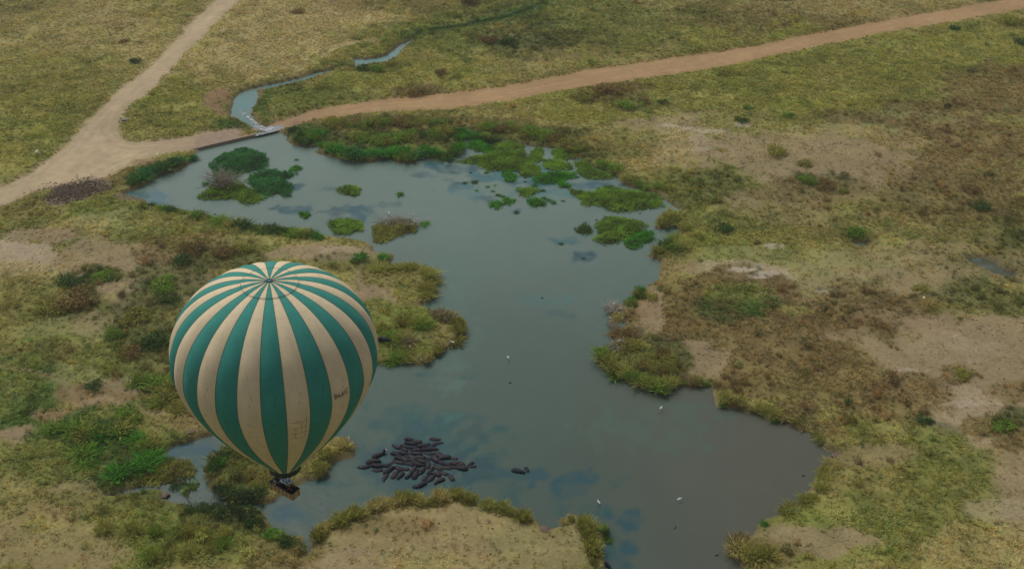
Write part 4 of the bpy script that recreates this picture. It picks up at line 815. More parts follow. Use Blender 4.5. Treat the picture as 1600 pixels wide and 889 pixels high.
deadbush(1190, 826, 26, 16, 'dark fallen branches on the shore at the foot of the round bay', .3, M_stem)

# ------------------------------------------------------------------ hippos
def f_hide(t, b):
    co = obco(t); n = noise(t, 1.1, 5, .65, co); r_ = N(t, 'ShaderNodeObjectInfo').outputs['Random']
    c = cmix(t, r_, (.009, .013, .023), (.030, .022, .026)); t.links.new(cmul(t, c, mrange(t, n, .25, .75, .5, 1.5)), b.inputs['Base Color'])
    t.links.new(mrange(t, n, .3, .7, .4, .8), b.inputs['Roughness']); b.inputs['Specular IOR Level'].default_value = .15; bump(t, b, n, .05)
M_hippo = mat('hippo_hide', f_hide)
M_pink = simple('hippo_mouth', (.32, .06, .06), .5, .15, 3)
M_tooth = simple('ivory', (.75, .7, .6), .5, .05, 3)
def skin(name, verts, edges, radii, mt, sub=1, root=0):
    me = bpy.data.meshes.new(name); me.from_pydata(verts, edges, []); o = bpy.data.objects.new(name, me); COL.objects.link(o)
    md = o.modifiers.new('skin', 'SKIN'); md.use_smooth_shade = True
    for i, r in enumerate(radii): me.skin_vertices[0].data[i].radius = r if isinstance(r, tuple) else (r, r)
    me.skin_vertices[0].data[root].use_root = True
    md2 = o.modifiers.new('sub', 'SUBSURF'); md2.levels = sub; md2.render_levels = sub
    dg = bpy.context.evaluated_depsgraph_get(); dg.update(); em = bpy.data.meshes.new_from_object(o.evaluated_get(dg)); em.name = name
    bpy.data.objects.remove(o); em.materials.clear(); em.materials.append(mt)
    for p_ in em.polygons: p_.use_smooth = True
    return em
hv_ = [(0,0,.95),(-.75,0,.98),(-1.45,0,.9),(.75,0,.92),(1.25,0,.95),(1.7,0,.9),(2.1,0,.82),(1.62,.24,1.2),(1.62,-.24,1.2),
       (.65,.36,.45),(.68,.38,.08),(.65,-.36,.45),(.68,-.38,.08),(-1.2,.36,.45),(-1.15,.38,.08),(-1.2,-.36,.45),(-1.15,-.38,.08),(-1.85,0,.55)]
he_ = [(0,1),(1,2),(0,3),(3,4),(4,5),(5,6),(5,7),(5,8),(3,9),(9,10),(3,11),(11,12),(2,13),(13,14),(2,15),(15,16),(2,17)]
hr_ = [(.72,.68),(.72,.7),(.52,.55),(.6,.58),(.42,.4),(.30,.32),(.36,.24),.06,.06,.24,.17,.24,.17,.26,.18,.26,.18,.06]
hippo_me = skin('hippo', hv_, he_, hr_, M_hippo, 1)
def hippo_pose(bend):
    me = hippo_me.copy()
    for v in me.vertices:
        t = max(0, v.co.x-.3); a = bend*min(t, 1.6)*.5; x, y = v.co.x, v.co.y
        if t > 0: v.co.x = .3+(x-.3)*math.cos(a)-y*math.sin(a); v.co.y = (x-.3)*math.sin(a)+y*math.cos(a)
    return me
bmh = bmesh.new(); bmh.from_mesh(hippo_me)
for sy in (-1, 1):
    for (x_, y_, z_, r_) in ((1.38, .27*sy, 1.36, .10), (1.72, .19*sy, 1.27, .08), (2.3, .15*sy, 1.16, .07)):
        bmesh.ops.create_icosphere(bmh, subdivisions=1, radius=r_, matrix=Matrix.Translation((x_, y_, z_)) @ Matrix.Diagonal((.7, .8, 1.3, 1)))
bmh.to_mesh(hippo_me); bmh.free()
hip = [hippo_me, hippo_pose(.5), hippo_pose(-.5)]
eye_mb = MB()
for s_ in (-1, 1): eye_mb.box((1.78, s_*.2, 1.16), (.07, .05, .07)); 
for s_ in (-1, 1): eye_mb.box((2.38, s_*.14, 1.0), (.05, .06, .04))
M_eye = simple('wet_black', (.01, .01, .01), .2, .1, 3)
HZ = [(650,195,15),(740,220,12),(680,245,8),(930,190,12),(960,240,-15),(510,285,15),(590,270,30),(700,290,5),(800,270,0),(860,275,5),(910,300,10),(740,320,0),(840,310,-5),(600,310,25),(500,360,20),(580,350,15),(630,380,30),(690,400,25),(780,405,10),(740,360,5),(860,350,10),(960,350,10),(1000,380,20),(540,410,25),(600,420,30),(690,430,30),(790,440,20),(870,410,10),(950,430,25),(1060,400,0),(1160,410,10),(540,455,15),(640,470,10),(740,480,20),(1000,455,25),(1080,480,20),(1160,465,20),(1240,465,25),(1350,470,-35),(1370,500,-5),(1080,515,10),(1250,525,5),(1160,510,5),(150,510,-15),(230,445,-15),(300,545,-10),(440,465,-30),(380,490,0),(270,495,15),(380,620,-50),(480,600,-60),(560,600,-50),(640,610,-45),(720,600,-60),(830,630,-50),(910,630,-60),(1000,660,-20),(1130,630,60),(790,710,-30),(600,530,5),(520,520,30),(700,540,-50),(800,545,-60),(865,490,-70),(1040,580,20),(960,590,30),(900,540,-70),(980,520,20),(410,550,-40)]
SPEC = {4:'hippo alone above the packed raft, at its top right',39:'hippo at the right tip of the raft, upper one of a forked pair',40:'hippo at the right tip of the raft, lower one of a forked pair',44:'hippo lowest and farthest left of the raft',45:'hippo left of the raft, under the one with the open mouth',59:'hippo stretching out below the raft, lowest of all',58:'pale rounded hippo at the lower right of the raft',1:'hippo forming the top left edge of the raft'}
def put_hippo(px, py, ang, z, label, group=None, sc=1.0, me=None, flip=0):
    a = at(px, py); b = at(px+math.cos(R(ang)), py+math.sin(R(ang))); d = b-a
    ob = empty('hippo', (a[0], a[1], z), label, 'hippo', group); ob.rotation_euler = (0, 0, math.atan2(d[1], d[0])+flip*math.pi); ob.scale = (sc*1.1, sc*1.12, sc)
    link('body', me or random.choice(hip), ob)
    return ob
eyem = eye_mb.mesh('eye', [M_eye])
for i, (x, y, a) in enumerate(HZ, 1):
    s_ = random.uniform(.78, 1.06)
    sp_ = SPEC.get(i)
    ob = put_hippo(550+x/7.27, 660+y/7.27, a+random.uniform(-6, 6), -.96*s_+random.uniform(-.28, .14), sp_ or 'wet dark hippo packed into the raft of hippos right of the basket', None if sp_ else 'hippos packed in the raft', s_, flip=1 if random.random() < .5 else 0)
put_hippo(808, 736, 12, -.95, 'lone hippo lying in the water, left one of the two right of the raft', sc=1.0, me=hippo_me)
put_hippo(823, 733, 55, -1.0, 'small hippo raising a splash, right one of the two right of the raft', sc=.8)
put_hippo(944, 881, 20, -.8, 'hippo in the dark stained water right of the bottom spit', sc=.9)
o_ = put_hippo(600, 541, 12, 0, 'hippo standing on the peninsula close to the right side of the balloon', sc=1.0, me=hippo_me)
o_.location.z = float(hz(np.array([o_.location.x]), np.array([o_.location.y]))[0])+.05
link('eye', eyem, o_)
ob = put_hippo(590, 712, -20, -.75, 'hippo with its red mouth gaping, at the left of the raft', sc=.95, me=hippo_me)
mb = MB(); mb.tube([(1.55, 0, 1.2), (1.8, 0, 1.7), (1.85, 0, 2.15)], [.28, .34, .2], 8); link('upper_jaw', mb.mesh('upper_jaw', [M_hippo], True), ob)
mb = MB(); mb.tube([(1.75, 0, 1.15), (2.02, 0, 1.6), (2.05, 0, 2.0)], [.26, .28, .14], 8); link('mouth', mb.mesh('mouth', [M_pink], True), ob)
mb = MB(); mb.tube([(2.3, .2, 1.9), (2.35, .2, 1.6)], [.09, .03], 5); mb.tube([(2.3, -.2, 1.9), (2.35, -.2, 1.6)], [.09, .03], 5); mb.tube([(2.4, .22, 1.0), (2.45, .22, 1.35)], [.1, .03], 5); link('tusk', mb.mesh('tusk', [M_tooth]), ob)

# ------------------------------------------------------------------ birds
M_white = simple('white_feathers', (.46, .54, .60), .7, .05, 5); M_darkf = simple('dark_feathers', (.04, .045, .05), .6, .2, 5); M_beak = simple('beak', (.5, .35, .1), .5, .1, 5)
bird_me = skin('bird_body', [(0,0,.3),(-.25,0,.28),(-.5,0,.26),(.22,0,.36),(.34,0,.5),(.42,0,.54)], [(0,1),(1,2),(0,3),(3,4),(4,5)], [.13,.11,.03,.08,.05,.05], M_white, 1)
duck_me = skin('bird_body', [(0,0,.08),(-.22,0,.08),(-.4,0,.14),(.2,0,.12),(.27,0,.28),(.36,0,.3)], [(0,1),(1,2),(0,3),(3,4),(4,5)], [.14,.12,.03,.1,.06,.06], M_darkf, 1)
def wing(sx, span=.85):
    V = np.array([(.15, 0, 0), (-.2, 0, 0), (.1, .35, .1), (-.22, .38, .09), (-.06, span, .06), (-.2, span*.95, .05)]); V = np.r_[V, V+[0, 0, -.02]]; V[:, 1] = (V[:, 1]+.08)*sx; V[:, 2] += .36
    return V, [(0, 2, 3, 1), (2, 4, 5, 3), (6, 7, 9, 8), (8, 9, 11, 10), (0, 6, 8, 2), (2, 8, 10, 4), (1, 3, 9, 7), (3, 5, 11, 9), (4, 10, 11, 5)]
def bird(px, py, z, ang, label, fly=True, sc=.8, dark=False):
    p = at(px, py, z); ob = empty('bird', p, label, 'bird'); ob.rotation_euler = (0, 0, R(ang)); ob.scale = (sc,)*3
    link('body', duck_me if dark else bird_me, ob)
    if fly:
        for s_ in (-1, 1): V, q = wing(s_); link('wing', MB().add(V, q).mesh('wing', [M_white]), ob)
    elif not dark:
        for s_ in (-1, 1): link('leg', MB().tube([(0, s_*.05, .2), (0, s_*.05, -.12)], .018, 4).mesh('leg', [M_beak]), ob)
        for s_ in (-1, 1): V, q = wing(s_, .5); V[:, 1] = V[:, 1]*.28; link('wing', MB().add(V, q).mesh('wing', [M_white]), ob)
    z0 = .54 if not dark else .3; x0 = .44 if not dark else .4
    link('beak', MB().tube([(x0, 0, z0), (x0+.16, 0, z0-.03)], [.025, .008], 4).mesh('beak', [M_beak]), ob)
for a in [(794,559,.6,20,'white bird flying low over the middle of the lake'),(935,785,.6,200,'white bird over the water right of the two lone hippos'),(1061,780,.6,120,'white bird over the lower middle of the round bay'),(1033,638,.8,-30,'white bird over the water below the right hand point'),
          (707,535,1.2,60,'white bird at the tip of the peninsula'),(608,333,.8,10,'white bird above the dead bush island')]: bird(*a)
for a in [(604,350,3.0,30,'white bird perched on the left dead bush in mid lake'),(652,344,2.6,200,'white bird perched on the right dead bush, right of its neighbour'),(647,347,2.4,100,'white bird perched on the right dead bush, left of its neighbour'),(960,475,2.6,45,'white bird on the top of the upper dead bush on the point'),(953,498,1.4,160,'white bird low on the upper dead bush on the point'),(968,533,2.6,10,'white bird on the lower dead bush on the point'),
          (658,563,.8,90,'pale bird standing on the lower shore of the peninsula')]: bird(*a[:5], fly=False, sc=1.15)
for a in [(1055,824,0,60,'dark bird floating in the lower part of the round bay'),(1120,867,0,10,'dark bird floating near the bottom right shore'),(1255,743,0,0,'dark bird floating near the right shore of the round bay'),(847,466,0,0,'small dark bird floating in mid lake'),(1000,334,0,0,'dark bird beside the long weed island'),
          (797,598,0,30,'dark bird floating below the white bird in mid lake'),(336,335,0,0,'dark bird floating left of the balloon top near the shore'),(932,344,0,0,'dark bird above the broad weed island')]: bird(*a[:5], fly=False, sc=1.2, dark=True)

# ------------------------------------------------------------------ stones, signs, small solid things
def rock(px, py, r, c, label, cat='stone', fl=.6):
    rr = random.Random(int(px*7)); bm = bmesh.new(); bmesh.ops.create_icosphere(bm, subdivisions=2, radius=1)
    for v in bm.verts: v.co *= rr.uniform(.8, 1.15); v.co.z *= fl
    me = bpy.data.meshes.new('stone'); bm.to_mesh(me); bm.free(); me.materials.append(c)
    p = at(px, py, .5); o = link('stone', me, label=label, category=cat); o.location = (p[0], p[1], float(hz(np.array([p[0]]), np.array([p[1]]))[0])+r*.2); o.scale = (r, r*.8, r); o.rotation_euler = (0, 0, rr.random()*6); return o
M_pale = simple('whitewashed_stone', (.72, .70, .58), .8, .1, 2); M_rock = simple('brown_stone', (.13, .095, .07), .9, .3, 2, .05)
rock(60, 247, .9, M_pale, 'white painted marker stone in the grass left of the road junction', fl=1.4)
rock(246, 243, .5, M_pale, 'small pale stone on the lower edge of the causeway road')
rock(265, 267, .7, M_pale, 'pale stone on the bank between the road and the lake')
rock(223, 224, .45, M_pale, 'tiny white stone at the lower corner of the grass wedge')
rock(1442, 474, .5, M_pale, 'small white stone on the pale flat at the right')
rock(1102, 620, 1.3, M_rock, 'brown rock awash at the shore above the round bay', fl=.3)
rock(1306, 711, 1.2, M_rock, 'brown earth lump at the rightmost corner of the round bay', fl=.4)
rock(850, 829, 1.4, M_rock, 'dark earth lump in the gap of the reeds on the bottom spit', fl=.5)
rock(256, 773, 1.4, M_rock, 'reddish mud lump at the mouth of the small inlet', fl=.3)
rock(276, 712, 1.1, M_rock, 'reddish mud lump at the top of the olive islet', fl=.3)
rock(300, 678, 1.1, M_rock, 'reddish driftwood like lump on the bank at the lower left of the balloon', fl=.3)
# white double sided board beside the road junction
p = at(197, 192, .8); zz = float(hz(np.array([p[0]]), np.array([p[1]]))[0])
sg = empty('signboard', (p[0], p[1], zz), 'white angled signboard on a grey plinth beside the road junction', 'sign')
mp = simple('white_board', (.85, .83, .70), .6, .06, 2); mg = simple('grey_plinth', (.22, .19, .22), .85, .15, 2)
link('plinth', MB().box((0, 0, .4), (3.0, 1.2, .8)).mesh('plinth', [mg]), sg)
link('footing', MB().box((0, -.2, .06), (3.8, 2.0, .12)).mesh('footing', [simple('pale_footing', (.35, .33, .26), .9, .2, 2)]), sg)
for (x0, y0, x1, y1, hh) in ((-1.4, -.3, -.35, -.75, 2.0), (-.33, -.75, 1.5, -.2, 1.5)):
    V = np.array([(x0, y0, .8), (x1, y1, .8), (x1, y1, hh if x0 < -1 else 1.75), (x0, y0, 2.1 if x0 < -1 else 1.75)]);
    if x0 > -1: V[2, 2] = 1.15
    V = np.r_[V, V+[0.03, .14, 0]]; link('board', MB().add(V, [(0, 1, 2, 3), (5, 4, 7, 6), (0, 4, 5, 1), (1, 5, 6, 2), (2, 6, 7, 3), (3, 7, 4, 0)]).mesh('board', [mp]), sg)

# ------------------------------------------------------------------ hot air balloon
RB = 13.0; HT, PE, HB, RM, Q0, Q1 = .8609, 2.1553, 1.4194, .1691, 1.5771, 1.0958
bpos = Vector((-30.676, 121.168, 104.068))
bal = empty('hot_air_balloon', bpos, 'green and cream striped hot air balloon drifting over the lake shore', 'balloon')
bal.rotation_euler = (-.0046, .0414, 0)
def prof(t):                                       # t 0 crown .. 1 equator .. 2 mouth
    if t <= 1: a = t*math.pi/2; return RB*math.sin(a)**(2/PE), RB*HT*math.cos(a)**(2/PE) if a < math.pi/2 else 0.0
    s_ = t-1; return RB*(RM+(1-RM)*max(0, 1-s_**Q0)**Q1), -RB*HB*s_
NG = 28; DA = 2*math.pi/NG; A0 = R(-80.9)
M_f = {}
def fabric(c, nm):
    def f(t, b):
        co = obco(t); n1 = noise(t, .25, 5, .6, co); mp_ = N(t, 'ShaderNodeMapping'); mp_.inputs['Scale'].default_value = (1.4, 1.4, .35); t.links.new(co, mp_.inputs[0])
        n2 = noise(t, 1.3, 5, .7, mp_.outputs[0]); n3 = noise(t, .55, 4, .65, mp_.outputs[0])
        rgb = N(t, 'ShaderNodeRGB'); rgb.outputs[0].default_value = (*c, 1)
        c1 = cmul(t, rgb.outputs[0], mul(t, mrange(t, n1, .3, .7, .90, 1.08), mrange(t, n3, .3, .7, .95, 1.05)))
        c2 = cmix(t, mrange(t, n2, .57, .72, 0., .55), c1, tuple(k*.45 for k in c))
        # faint horizontal sewing lines across the panels
        sx = N(t, 'ShaderNodeSeparateXYZ'); t.links.new(co, sx.inputs[0]); fr_ = N(t, 'ShaderNodeMath', operation='PINGPONG'); t.links.new(sx.outputs[2], fr_.inputs[0]); fr_.inputs[1].default_value = .62
        c3 = cmul(t, c2, mrange(t, fr_.outputs[0], 0., .03, .92, 1.))
        t.links.new(c3, b.inputs['Base Color']); b.inputs['Roughness'].default_value = .8; b.inputs['Specular IOR Level'].default_value = .2
        bump(t, b, n1, .12, .5)
    return mat(nm, f)
M_f[0] = fabric((.038, .225, .19), 'green_fabric'); M_f[1] = fabric((.60, .50, .335), 'cream_fabric')
M_tape = simple('load_tape', (.10, .13, .09), .7, .1, 2); M_blk = simple('black_fabric', (.02, .022, .022), .8, .15, 2)
NT, NU = 64, 7
TV = .262                                            # radius (of RB) of the round vent in the crown
ts = np.linspace(0, 2, 400); rs = np.array([prof(t)[0]/RB for t in ts]); t_v = ts[np.argmax(rs > TV)]
def gore_mesh(t0, t1, lift, nm, m, ext=.0):
    V = []; tt = [t0+(t1-t0)*(i/NT) for i in range(NT+1)]
    for t in tt:
        r, z = prof(t)
        for j in range(NU+1):
            u = j/NU; a = (u-.5)*DA; bul = (1-(2*u-1)**2)*.022*r*min(1, r/4)
            rr_ = (r+bul+lift)/1.0; V.append((rr_*math.cos(a), rr_*math.sin(a), z+lift+bul*.25*(1 if t < 1 else 0)))
    q = [(i*(NU+1)+j, (i+1)*(NU+1)+j, (i+1)*(NU+1)+j+1, i*(NU+1)+j+1) for i in range(NT) for j in range(NU)]
    return MB().add(V, q).mesh(nm, [m], True)
gm = [gore_mesh(t_v-.02, 2.0, 0, 'gore', M_f[k]) for k in (0, 1)]
vm = [gore_mesh(.01, t_v+.004, .045, 'vent_panel', M_f[k]) for k in (0, 1)]
for i in range(NG):
    for mm, nm in ((gm, 'gore'), (vm, 'vent_panel')):
        o = link(nm, mm[i % 2], bal); o.rotation_euler = (0, 0, A0+i*DA)
mb = MB()
for i in range(NG):
    a = A0+(i+.5)*DA; P = []
    for k_ in range(60):
        t = t_v+(2.0-t_v)*k_/59; r, z = prof(t); P.append(((r+.01)*math.cos(a), (r+.01)*math.sin(a), z+.0))
    mb.tube(P, .045, 4, False)
    P = []
    for k_ in range(12):
        t = .012+(t_v-.012)*k_/11; r, z = prof(t); P.append(((r+.05)*math.cos(a), (r+.05)*math.sin(a), z+.06))
    mb.tube(P, .025, 4, False)
link('load_tapes', mb.mesh('load_tapes', [M_tape], True), bal)
mb = MB(); r, z = prof(t_v); mb.tube([((r+.06)*math.cos(2*math.pi*k_/84), (r+.06)*math.sin(2*math.pi*k_/84), z+.06) for k_ in range(85)], .028, 5, False)
link('vent_rim', mb.mesh('vent_rim', [simple('vent_rim_tape', (.03, .09, .08), .8, .1, 2)], True), bal)
mb = MB(); r, z = prof(.012); mb.tube([(r*math.cos(2*math.pi*k_/40), r*math.sin(2*math.pi*k_/40), z+.10) for k_ in range(41)], .08, 6, False)
mb.add([(0, 0, z+.16)]+[(r*math.cos(2*math.pi*k_/40), r*math.sin(2*math.pi*k_/40), z+.10) for k_ in range(40)], None, [(0, 1+k_, 1+(k_+1) % 40) for k_ in range(40)])
link('crown_ring', mb.mesh('crown_ring', [simple('crown_blue', (.02, .09, .13), .6, .1, 2)], True), bal)
# dark mouth band and hanging skirt, with their shade put into the fabric colour
V = []; n = 56
for (t, e) in ((1.988, .02), (1.995, .03), (2.0, .04)):
    r, z = prof(t); V += [((r+e)*math.cos(2*math.pi*k_/n), (r+e)*math.sin(2*math.pi*k_/n), z) for k_ in range(n)]
r, z = prof(2.0)
V += [((r+.0)*math.cos(2*math.pi*k_/n), (r+.0)*math.sin(2*math.pi*k_/n), z-.85+.06*math.sin(k_*1.6)) for k_ in range(n)]
link('mouth_band', MB().add(V, [(i*n+k_, (i+1)*n+k_, (i+1)*n+(k_+1) % n, i*n+(k_+1) % n) for i in range(3) for k_ in range(n)]).mesh('mouth_band', [simple('shade_painted_fabric', (.018, .035, .03), .8, .3, 1.5)], True), bal)
# registration letters laid on the curved cream gore
cu = bpy.data.curves.new('t', 'FONT'); cu.body = '5H-AYC'; cu.size = 1.0; cu.offset = .012; cu.align_x = 'CENTER'; co_ = bpy.data.objects.new('t', cu); COL.objects.link(co_)
dg = bpy.context.evaluated_depsgraph_get(); dg.update(); tm = bpy.data.meshes.new_from_object(co_.evaluated_get(dg)); bpy.data.objects.remove(co_)
bm = bmesh.new(); bm.from_mesh(tm); bmesh.ops.triangulate(bm, faces=bm.faces)
for _ in range(2): bmesh.ops.subdivide_edges(bm, edges=[e for e in bm.edges if e.calc_length() > .25], cuts=1, use_grid_fill=False)
wdt = max(v.co.x for v in bm.verts)-min(v.co.x for v in bm.verts); KX = 2.15/wdt; KY = .95
ga = A0+2.97*DA
for v in bm.verts:
    z = .55+v.co.y*KY; t = 1+(-z)/(RB*HB); r, _ = prof(t); a = v.co.x*KX/r; u = a/DA+.5; bul = (1-(2*u-1)**2)*.022*r
    v.co = ((r+bul+.04)*math.cos(ga+a), (r+bul+.04)*math.sin(ga+a), z)
bm.to_mesh(tm); bm.free(); tm.materials.append(simple('black_letters', (.03, .025, .015), .7, .1, 2)); tm.name = 'registration_letters'
link('registration_letters', tm, bal)
# sewn repair panels on the cream gore right of the middle
mb = MB()
def seam(gi_, u0, z0, u1, z1, w_=.035):
    P = []
    for k_ in range(9):
        s_ = k_/8; z = z0+(z1-z0)*s_; u = u0+(u1-u0)*s_; r, _ = prof(1+(-z)/(RB*HB)); bul = (1-(2*u-1)**2)*.022*r; a = A0+gi_*DA+(u-.5)*DA
        P.append(((r+bul)*math.cos(a), (r+bul)*math.sin(a), z))
    mb.tube(P, w_, 4)
for z in (-1.2, -2.3, -3.4, -4.5): seam(1, .14, z, .9, z)
seam(1, .3, -2.3, .3, -3.4); seam(1, .62, -2.3, .62, -3.4); seam(1, .35, -3.4, .35, -4.5); seam(1, .8, -.4, .8, -4.5); seam(1, .6, -1.2, .6, -2.3)
link('patch_seams', mb.mesh('patch_seams', [simple('patch_thread', (.27, .20, .13), .8, .15, 2)]), bal)
# basket, hung level below the mouth
def wp(px, py, z): return Vector(at(px, py, z))
ZR = 81.7                                           # height of the basket rim
c1, c2, c3 = wp(420.5, 753, ZR), wp(456.5, 772, ZR), wp(465.5, 764, ZR)
ctr = (c1+c3)/2; ex = (c2-c1); Lx = ex.length; ang = math.atan2(ex.y, ex.x); ey = c3-c2; Ly = max(1.45, abs(ey.dot(Vector((-math.sin(ang), math.cos(ang), 0)))))
ctr = (c1+c2)/2+Vector((-math.sin(ang), math.cos(ang), 0))*Ly/2
print('basket', Lx, Ly, math.degrees(ang), ctr)
bpy.context.view_layer.update()
inv = bal.matrix_basis.inverted()
bk = bpy.data.objects.new('basket', None); COL.objects.link(bk); bk.parent = bal; bk.empty_display_size = .2
BLOC = inv @ (Matrix.Translation((ctr.x, ctr.y, ZR-1.15)) @ Matrix.Rotation(ang, 4, 'Z'))
bk.matrix_basis = BLOC
def f_wick(t, b):
    co = obco(t); wv = N(t, 'ShaderNodeTexBrick'); t.links.new(co, wv.inputs['Vector']); mp_ = N(t, 'ShaderNodeMapping'); mp_.inputs['Rotation'].default_value = (R(90), 0, 0); t.links.new(co, mp_.inputs[0]); t.links.new(mp_.outputs[0], wv.inputs['Vector'])
    wv.inputs['Color1'].default_value = (.42, .30, .17, 1); wv.inputs['Color2'].default_value = (.32, .22, .12, 1); wv.inputs['Mortar'].default_value = (.14, .09, .05, 1); wv.inputs['Scale'].default_value = 5.0
    n = noise(t, 4, 4, .6, co); t.links.new(cmul(t, wv.outputs[0], mrange(t, n, .3, .7, .8, 1.2)), b.inputs['Base Color']); b.inputs['Roughness'].default_value = .8; bump(t, b, wv.outputs[1], .02, -1.)
M_wick = mat('wicker', f_wick); M_lea = simple('dark_leather', (.018, .014, .012), .55, .2, 3); M_stl = simple('steel', (.35, .37, .40), .35, .1, 3, metal=.9); M_strap = simple('strap', (.07, .03, .02), .7, .1, 3)
hx, hy, bh = Lx/2, Ly/2, 1.15
mb = MB(); T = .07
nst = 40
def wall(x0, y0, x1, y1, h_, th=T):                 # slightly bulging wicker wall
    d = Vector((x1-x0, y1-y0)); L = d.length; d /= L; nx_, ny_ = d.y, -d.x; V = []; nz = 5; ns = 10
    for side in (0, 1):
        for k_ in range(nz+1):
            for i in range(ns+1):
                s_ = i/ns; zz_ = k_/nz; o_ = .035*math.sin(math.pi*zz_)-side*th; V.append((x0+d.x*L*s_+nx_*o_, y0+d.y*L*s_+ny_*o_, h_*zz_))
    n1 = (nz+1)*(ns+1); q = []
    for k_ in range(nz):
        for i in range(ns):
            a = k_*(ns+1)+i; q.append((a, a+1, a+ns+2, a+ns+1)); a += n1; q.append((a, a+ns+1, a+ns+2, a+1))
    return V, q
for a in ((-hx, -hy, hx, -hy), (hx, -hy, hx, hy), (hx, hy, -hx, hy), (-hx, hy, -hx, -hy)): mb.add(*wall(*a, bh))
mb.box((0, 0, -.03), (Lx, Ly, .06)); link('wicker_body', mb.mesh('wicker_body', [M_wick], False), bk)
mb = MB(); mb.tube([(-hx, -hy, bh), (hx, -hy, bh), (hx, hy, bh), (-hx, hy, bh), (-hx, -hy, bh)], .09, 8); link('rim', mb.mesh('rim', [M_lea], True), bk)
for x in (-hx*.42, hx*.42):
    link('partition', MB().box((x, 0, bh/2), (.08, Ly-.1, bh-.02)).mesh('partition', [M_lea]), bk)
link('partition', MB().box((hx*.71, 0, bh/2), (hx*.58-.1, .08, bh-.03)).mesh('partition', [M_lea]), bk)
link('partition', MB().box((-hx*.71, 0, bh/2), (hx*.58-.1, .08, bh-.03)).mesh('partition', [M_lea]), bk)
link('floor_mat', MB().box((0, 0, .02), (Lx-.16, Ly-.16, .03)).mesh('floor_mat', [M_lea]), bk)
sm = MB().box((0, 0, bh/2), (.09, .03, bh)).mesh('strap', [M_strap])
for k_ in range(6):
    for s_ in (-1, 1):
        o = link('strap', sm, bk); o.location = (-hx+Lx*(k_+.5)/6, s_*(hy+.045), 0)
for s_ in (-1, 1):
    for y in (-.3, .3): o = link('strap', sm, bk); o.location = (s_*(hx+.045), y*Ly, 0); o.rotation_euler = (0, 0, R(90))
# uprights, burner frame with four burners and pale shield
fz = bh+1.0; fx, fy = .75, .5; ox_ = .55
mb = MB(); mb.tube([(ox_-fx, -fy, fz), (ox_+fx, -fy, fz), (ox_+fx, fy, fz), (ox_-fx, fy, fz), (ox_-fx, -fy, fz)], .045, 6); mb.tube([(ox_, -fy, fz), (ox_, fy, fz)], .04, 6)
bf = link('burner_frame', mb.mesh('burner_frame', [M_stl], True), bk)
M_shield = simple('pale_shield', (.42, .56, .66), .45, .08, 3)
link('heat_shield', MB().box((ox_, 0, fz+.10), (2*fx+.1, 2*fy+.1, .05)).mesh('heat_shield', [M_shield]), bf)
for (a, b) in ((-.38, -.24), (.38, -.24), (-.38, .24), (.38, .24)):
    mb = MB(); mb.tube([(ox_+a, b, fz+.12), (ox_+a, b, fz+.5), (ox_+a, b, fz+.62)], [.12, .15, .17], 10); mb.tube([(ox_+a, b, fz-.3), (ox_+a, b, fz)], .05, 6)
    link('burner', mb.mesh('burner', [M_stl], True), bf)
for (a, b) in ((-1, -1), (1, -1), (1, 1), (-1, 1)):
    link('upright', MB().tube([(ox_+a*fx*1.0, b*(hy-.02), bh), (ox_+a*fx, b*fy, fz)], .035, 6).mesh('upright', [M_lea]), bk)
ml = BLOC.inverted()
r, z = prof(2.0)
for k_ in range(12):
    a = 2*math.pi*k_/12+.2; top = ml @ Vector((r*math.cos(a), r*math.sin(a), z)); sx_, sy_ = (1 if top.x-0 > 0 else -1), (1 if top.y > 0 else -1)
    link('cable', MB().tube([(ox_+sx_*fx, sy_*fy, fz), tuple(top)], .022, 4).mesh('cable', [M_lea]), bk)
# passengers
def person_mesh():
    v = [(0,0,.95),(0,0,1.15),(0,0,1.36),(0,0,1.50),(0,.01,1.58),(0,.02,1.72),(.11,0,.92),(.12,.02,.5),(.12,0,.08),(-.11,0,.92),(-.12,.02,.5),(-.12,0,.08),(.2,0,1.40),(.27,.05,1.14),(.24,.30,1.08),(-.2,0,1.40),(-.27,.05,1.14),(-.24,.30,1.08),(.12,.14,.04),(-.12,.14,.04),(.23,.40,1.08),(-.23,.40,1.08)]
    e = [(0,1),(1,2),(2,3),(3,4),(4,5),(0,6),(6,7),(7,8),(0,9),(9,10),(10,11),(2,12),(12,13),(13,14),(2,15),(15,16),(16,17),(8,18),(11,19),(14,20),(17,21)]
    r_ = [(.17,.12),(.16,.12),(.19,.12),.06,.085,.105,.09,.06,.045,.09,.06,.045,.07,.05,.035,.07,.05,.035,.045,.045,.04,.04]
    return skin('body', v, e, r_, simple('skin_tone', (.20, .12, .08), .6, .1, 3), 1)
pm = person_mesh()
cm = [simple('dark_jacket', (.02, .022, .03), .85, .2, 3), simple('brown_jacket', (.07, .045, .03), .85, .2, 3), simple('white_shirt', (.75, .75, .78), .8, .05, 3), simple('dark_green_jacket', (.02, .035, .022), .85, .2, 3)]
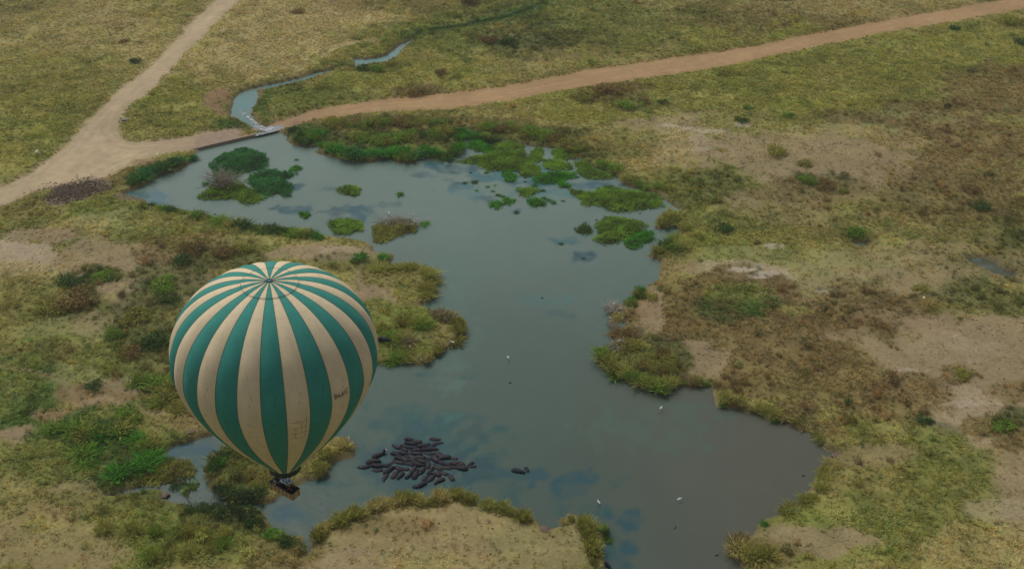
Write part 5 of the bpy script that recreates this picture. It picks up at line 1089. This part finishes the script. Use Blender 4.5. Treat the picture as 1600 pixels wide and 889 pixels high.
hairm = simple('dark_hair', (.02, .015, .012), .7, .2, 3); trm = simple('dark_trousers', (.025, .025, .03), .85, .2, 3)
def shell(name, lo, hi, ex_, m, armz=None):
    bm = bmesh.new(); bm.from_mesh(pm); bm.normal_update()
    for v in bm.verts: v.co += v.normal*ex_
    kill = [f for f in bm.faces if not (lo <= f.calc_center_median().z <= hi)]
    if name == 'jacket': kill = [f for f in bm.faces if not (lo <= f.calc_center_median().z <= hi) or f.calc_center_median().y > .30]
    bmesh.ops.delete(bm, geom=kill, context='FACES'); me = bpy.data.meshes.new(name); bm.to_mesh(me); bm.free(); me.materials.clear(); me.materials.append(m)
    for p_ in me.polygons: p_.use_smooth = True
    return me
jack = [shell('jacket', .90, 1.50, .018, c) for c in cm]; trou = shell('trousers', .06, .95, .014, trm); hair = shell('hair', 1.70, 2.0, .02, hairm)
PP = [(-.86,-.5,0,0),(-.70,-.45,-20,2),(-.55,-.5,15,1),(-.82,.45,170,3),(-.58,.5,190,0),(-.15,-.15,60,0),(.58,-.5,0,1),(.80,-.5,10,0),(.62,.5,180,3),(.86,.45,170,0)]
LB = ['passenger in dark jacket at the left front corner of the basket','passenger in a white shirt at the front left of the basket','passenger in brown jacket at the front left compartment, nearest the middle','passenger in dark green jacket at the back left corner of the basket','passenger in dark jacket at the back left compartment, nearest the middle',
      'pilot in dark jacket standing in the middle of the basket under the burners','passenger in brown jacket at the front right compartment, nearest the middle','passenger in dark jacket at the right front corner of the basket','passenger in dark green jacket at the back right compartment','passenger in dark jacket at the back right corner of the basket']
BW = Matrix.Translation((ctr.x, ctr.y, ZR-1.15)) @ Matrix.Rotation(ang, 4, 'Z')
for (a, b, rz, ci), lb in zip(PP, LB):
    q = BW @ Vector((a*hx*.95, b*hy*1.0, .04)); o = empty('person', q, lb, 'person'); o.rotation_euler = (0, 0, ang+R(rz+180)); o.scale = (.97, .97, .97)
    for nm, me_ in (('body', pm), ('jacket', jack[ci]), ('trousers', trou), ('hair', hair)): link(nm, me_, o)
print('objects', len(bpy.data.objects))
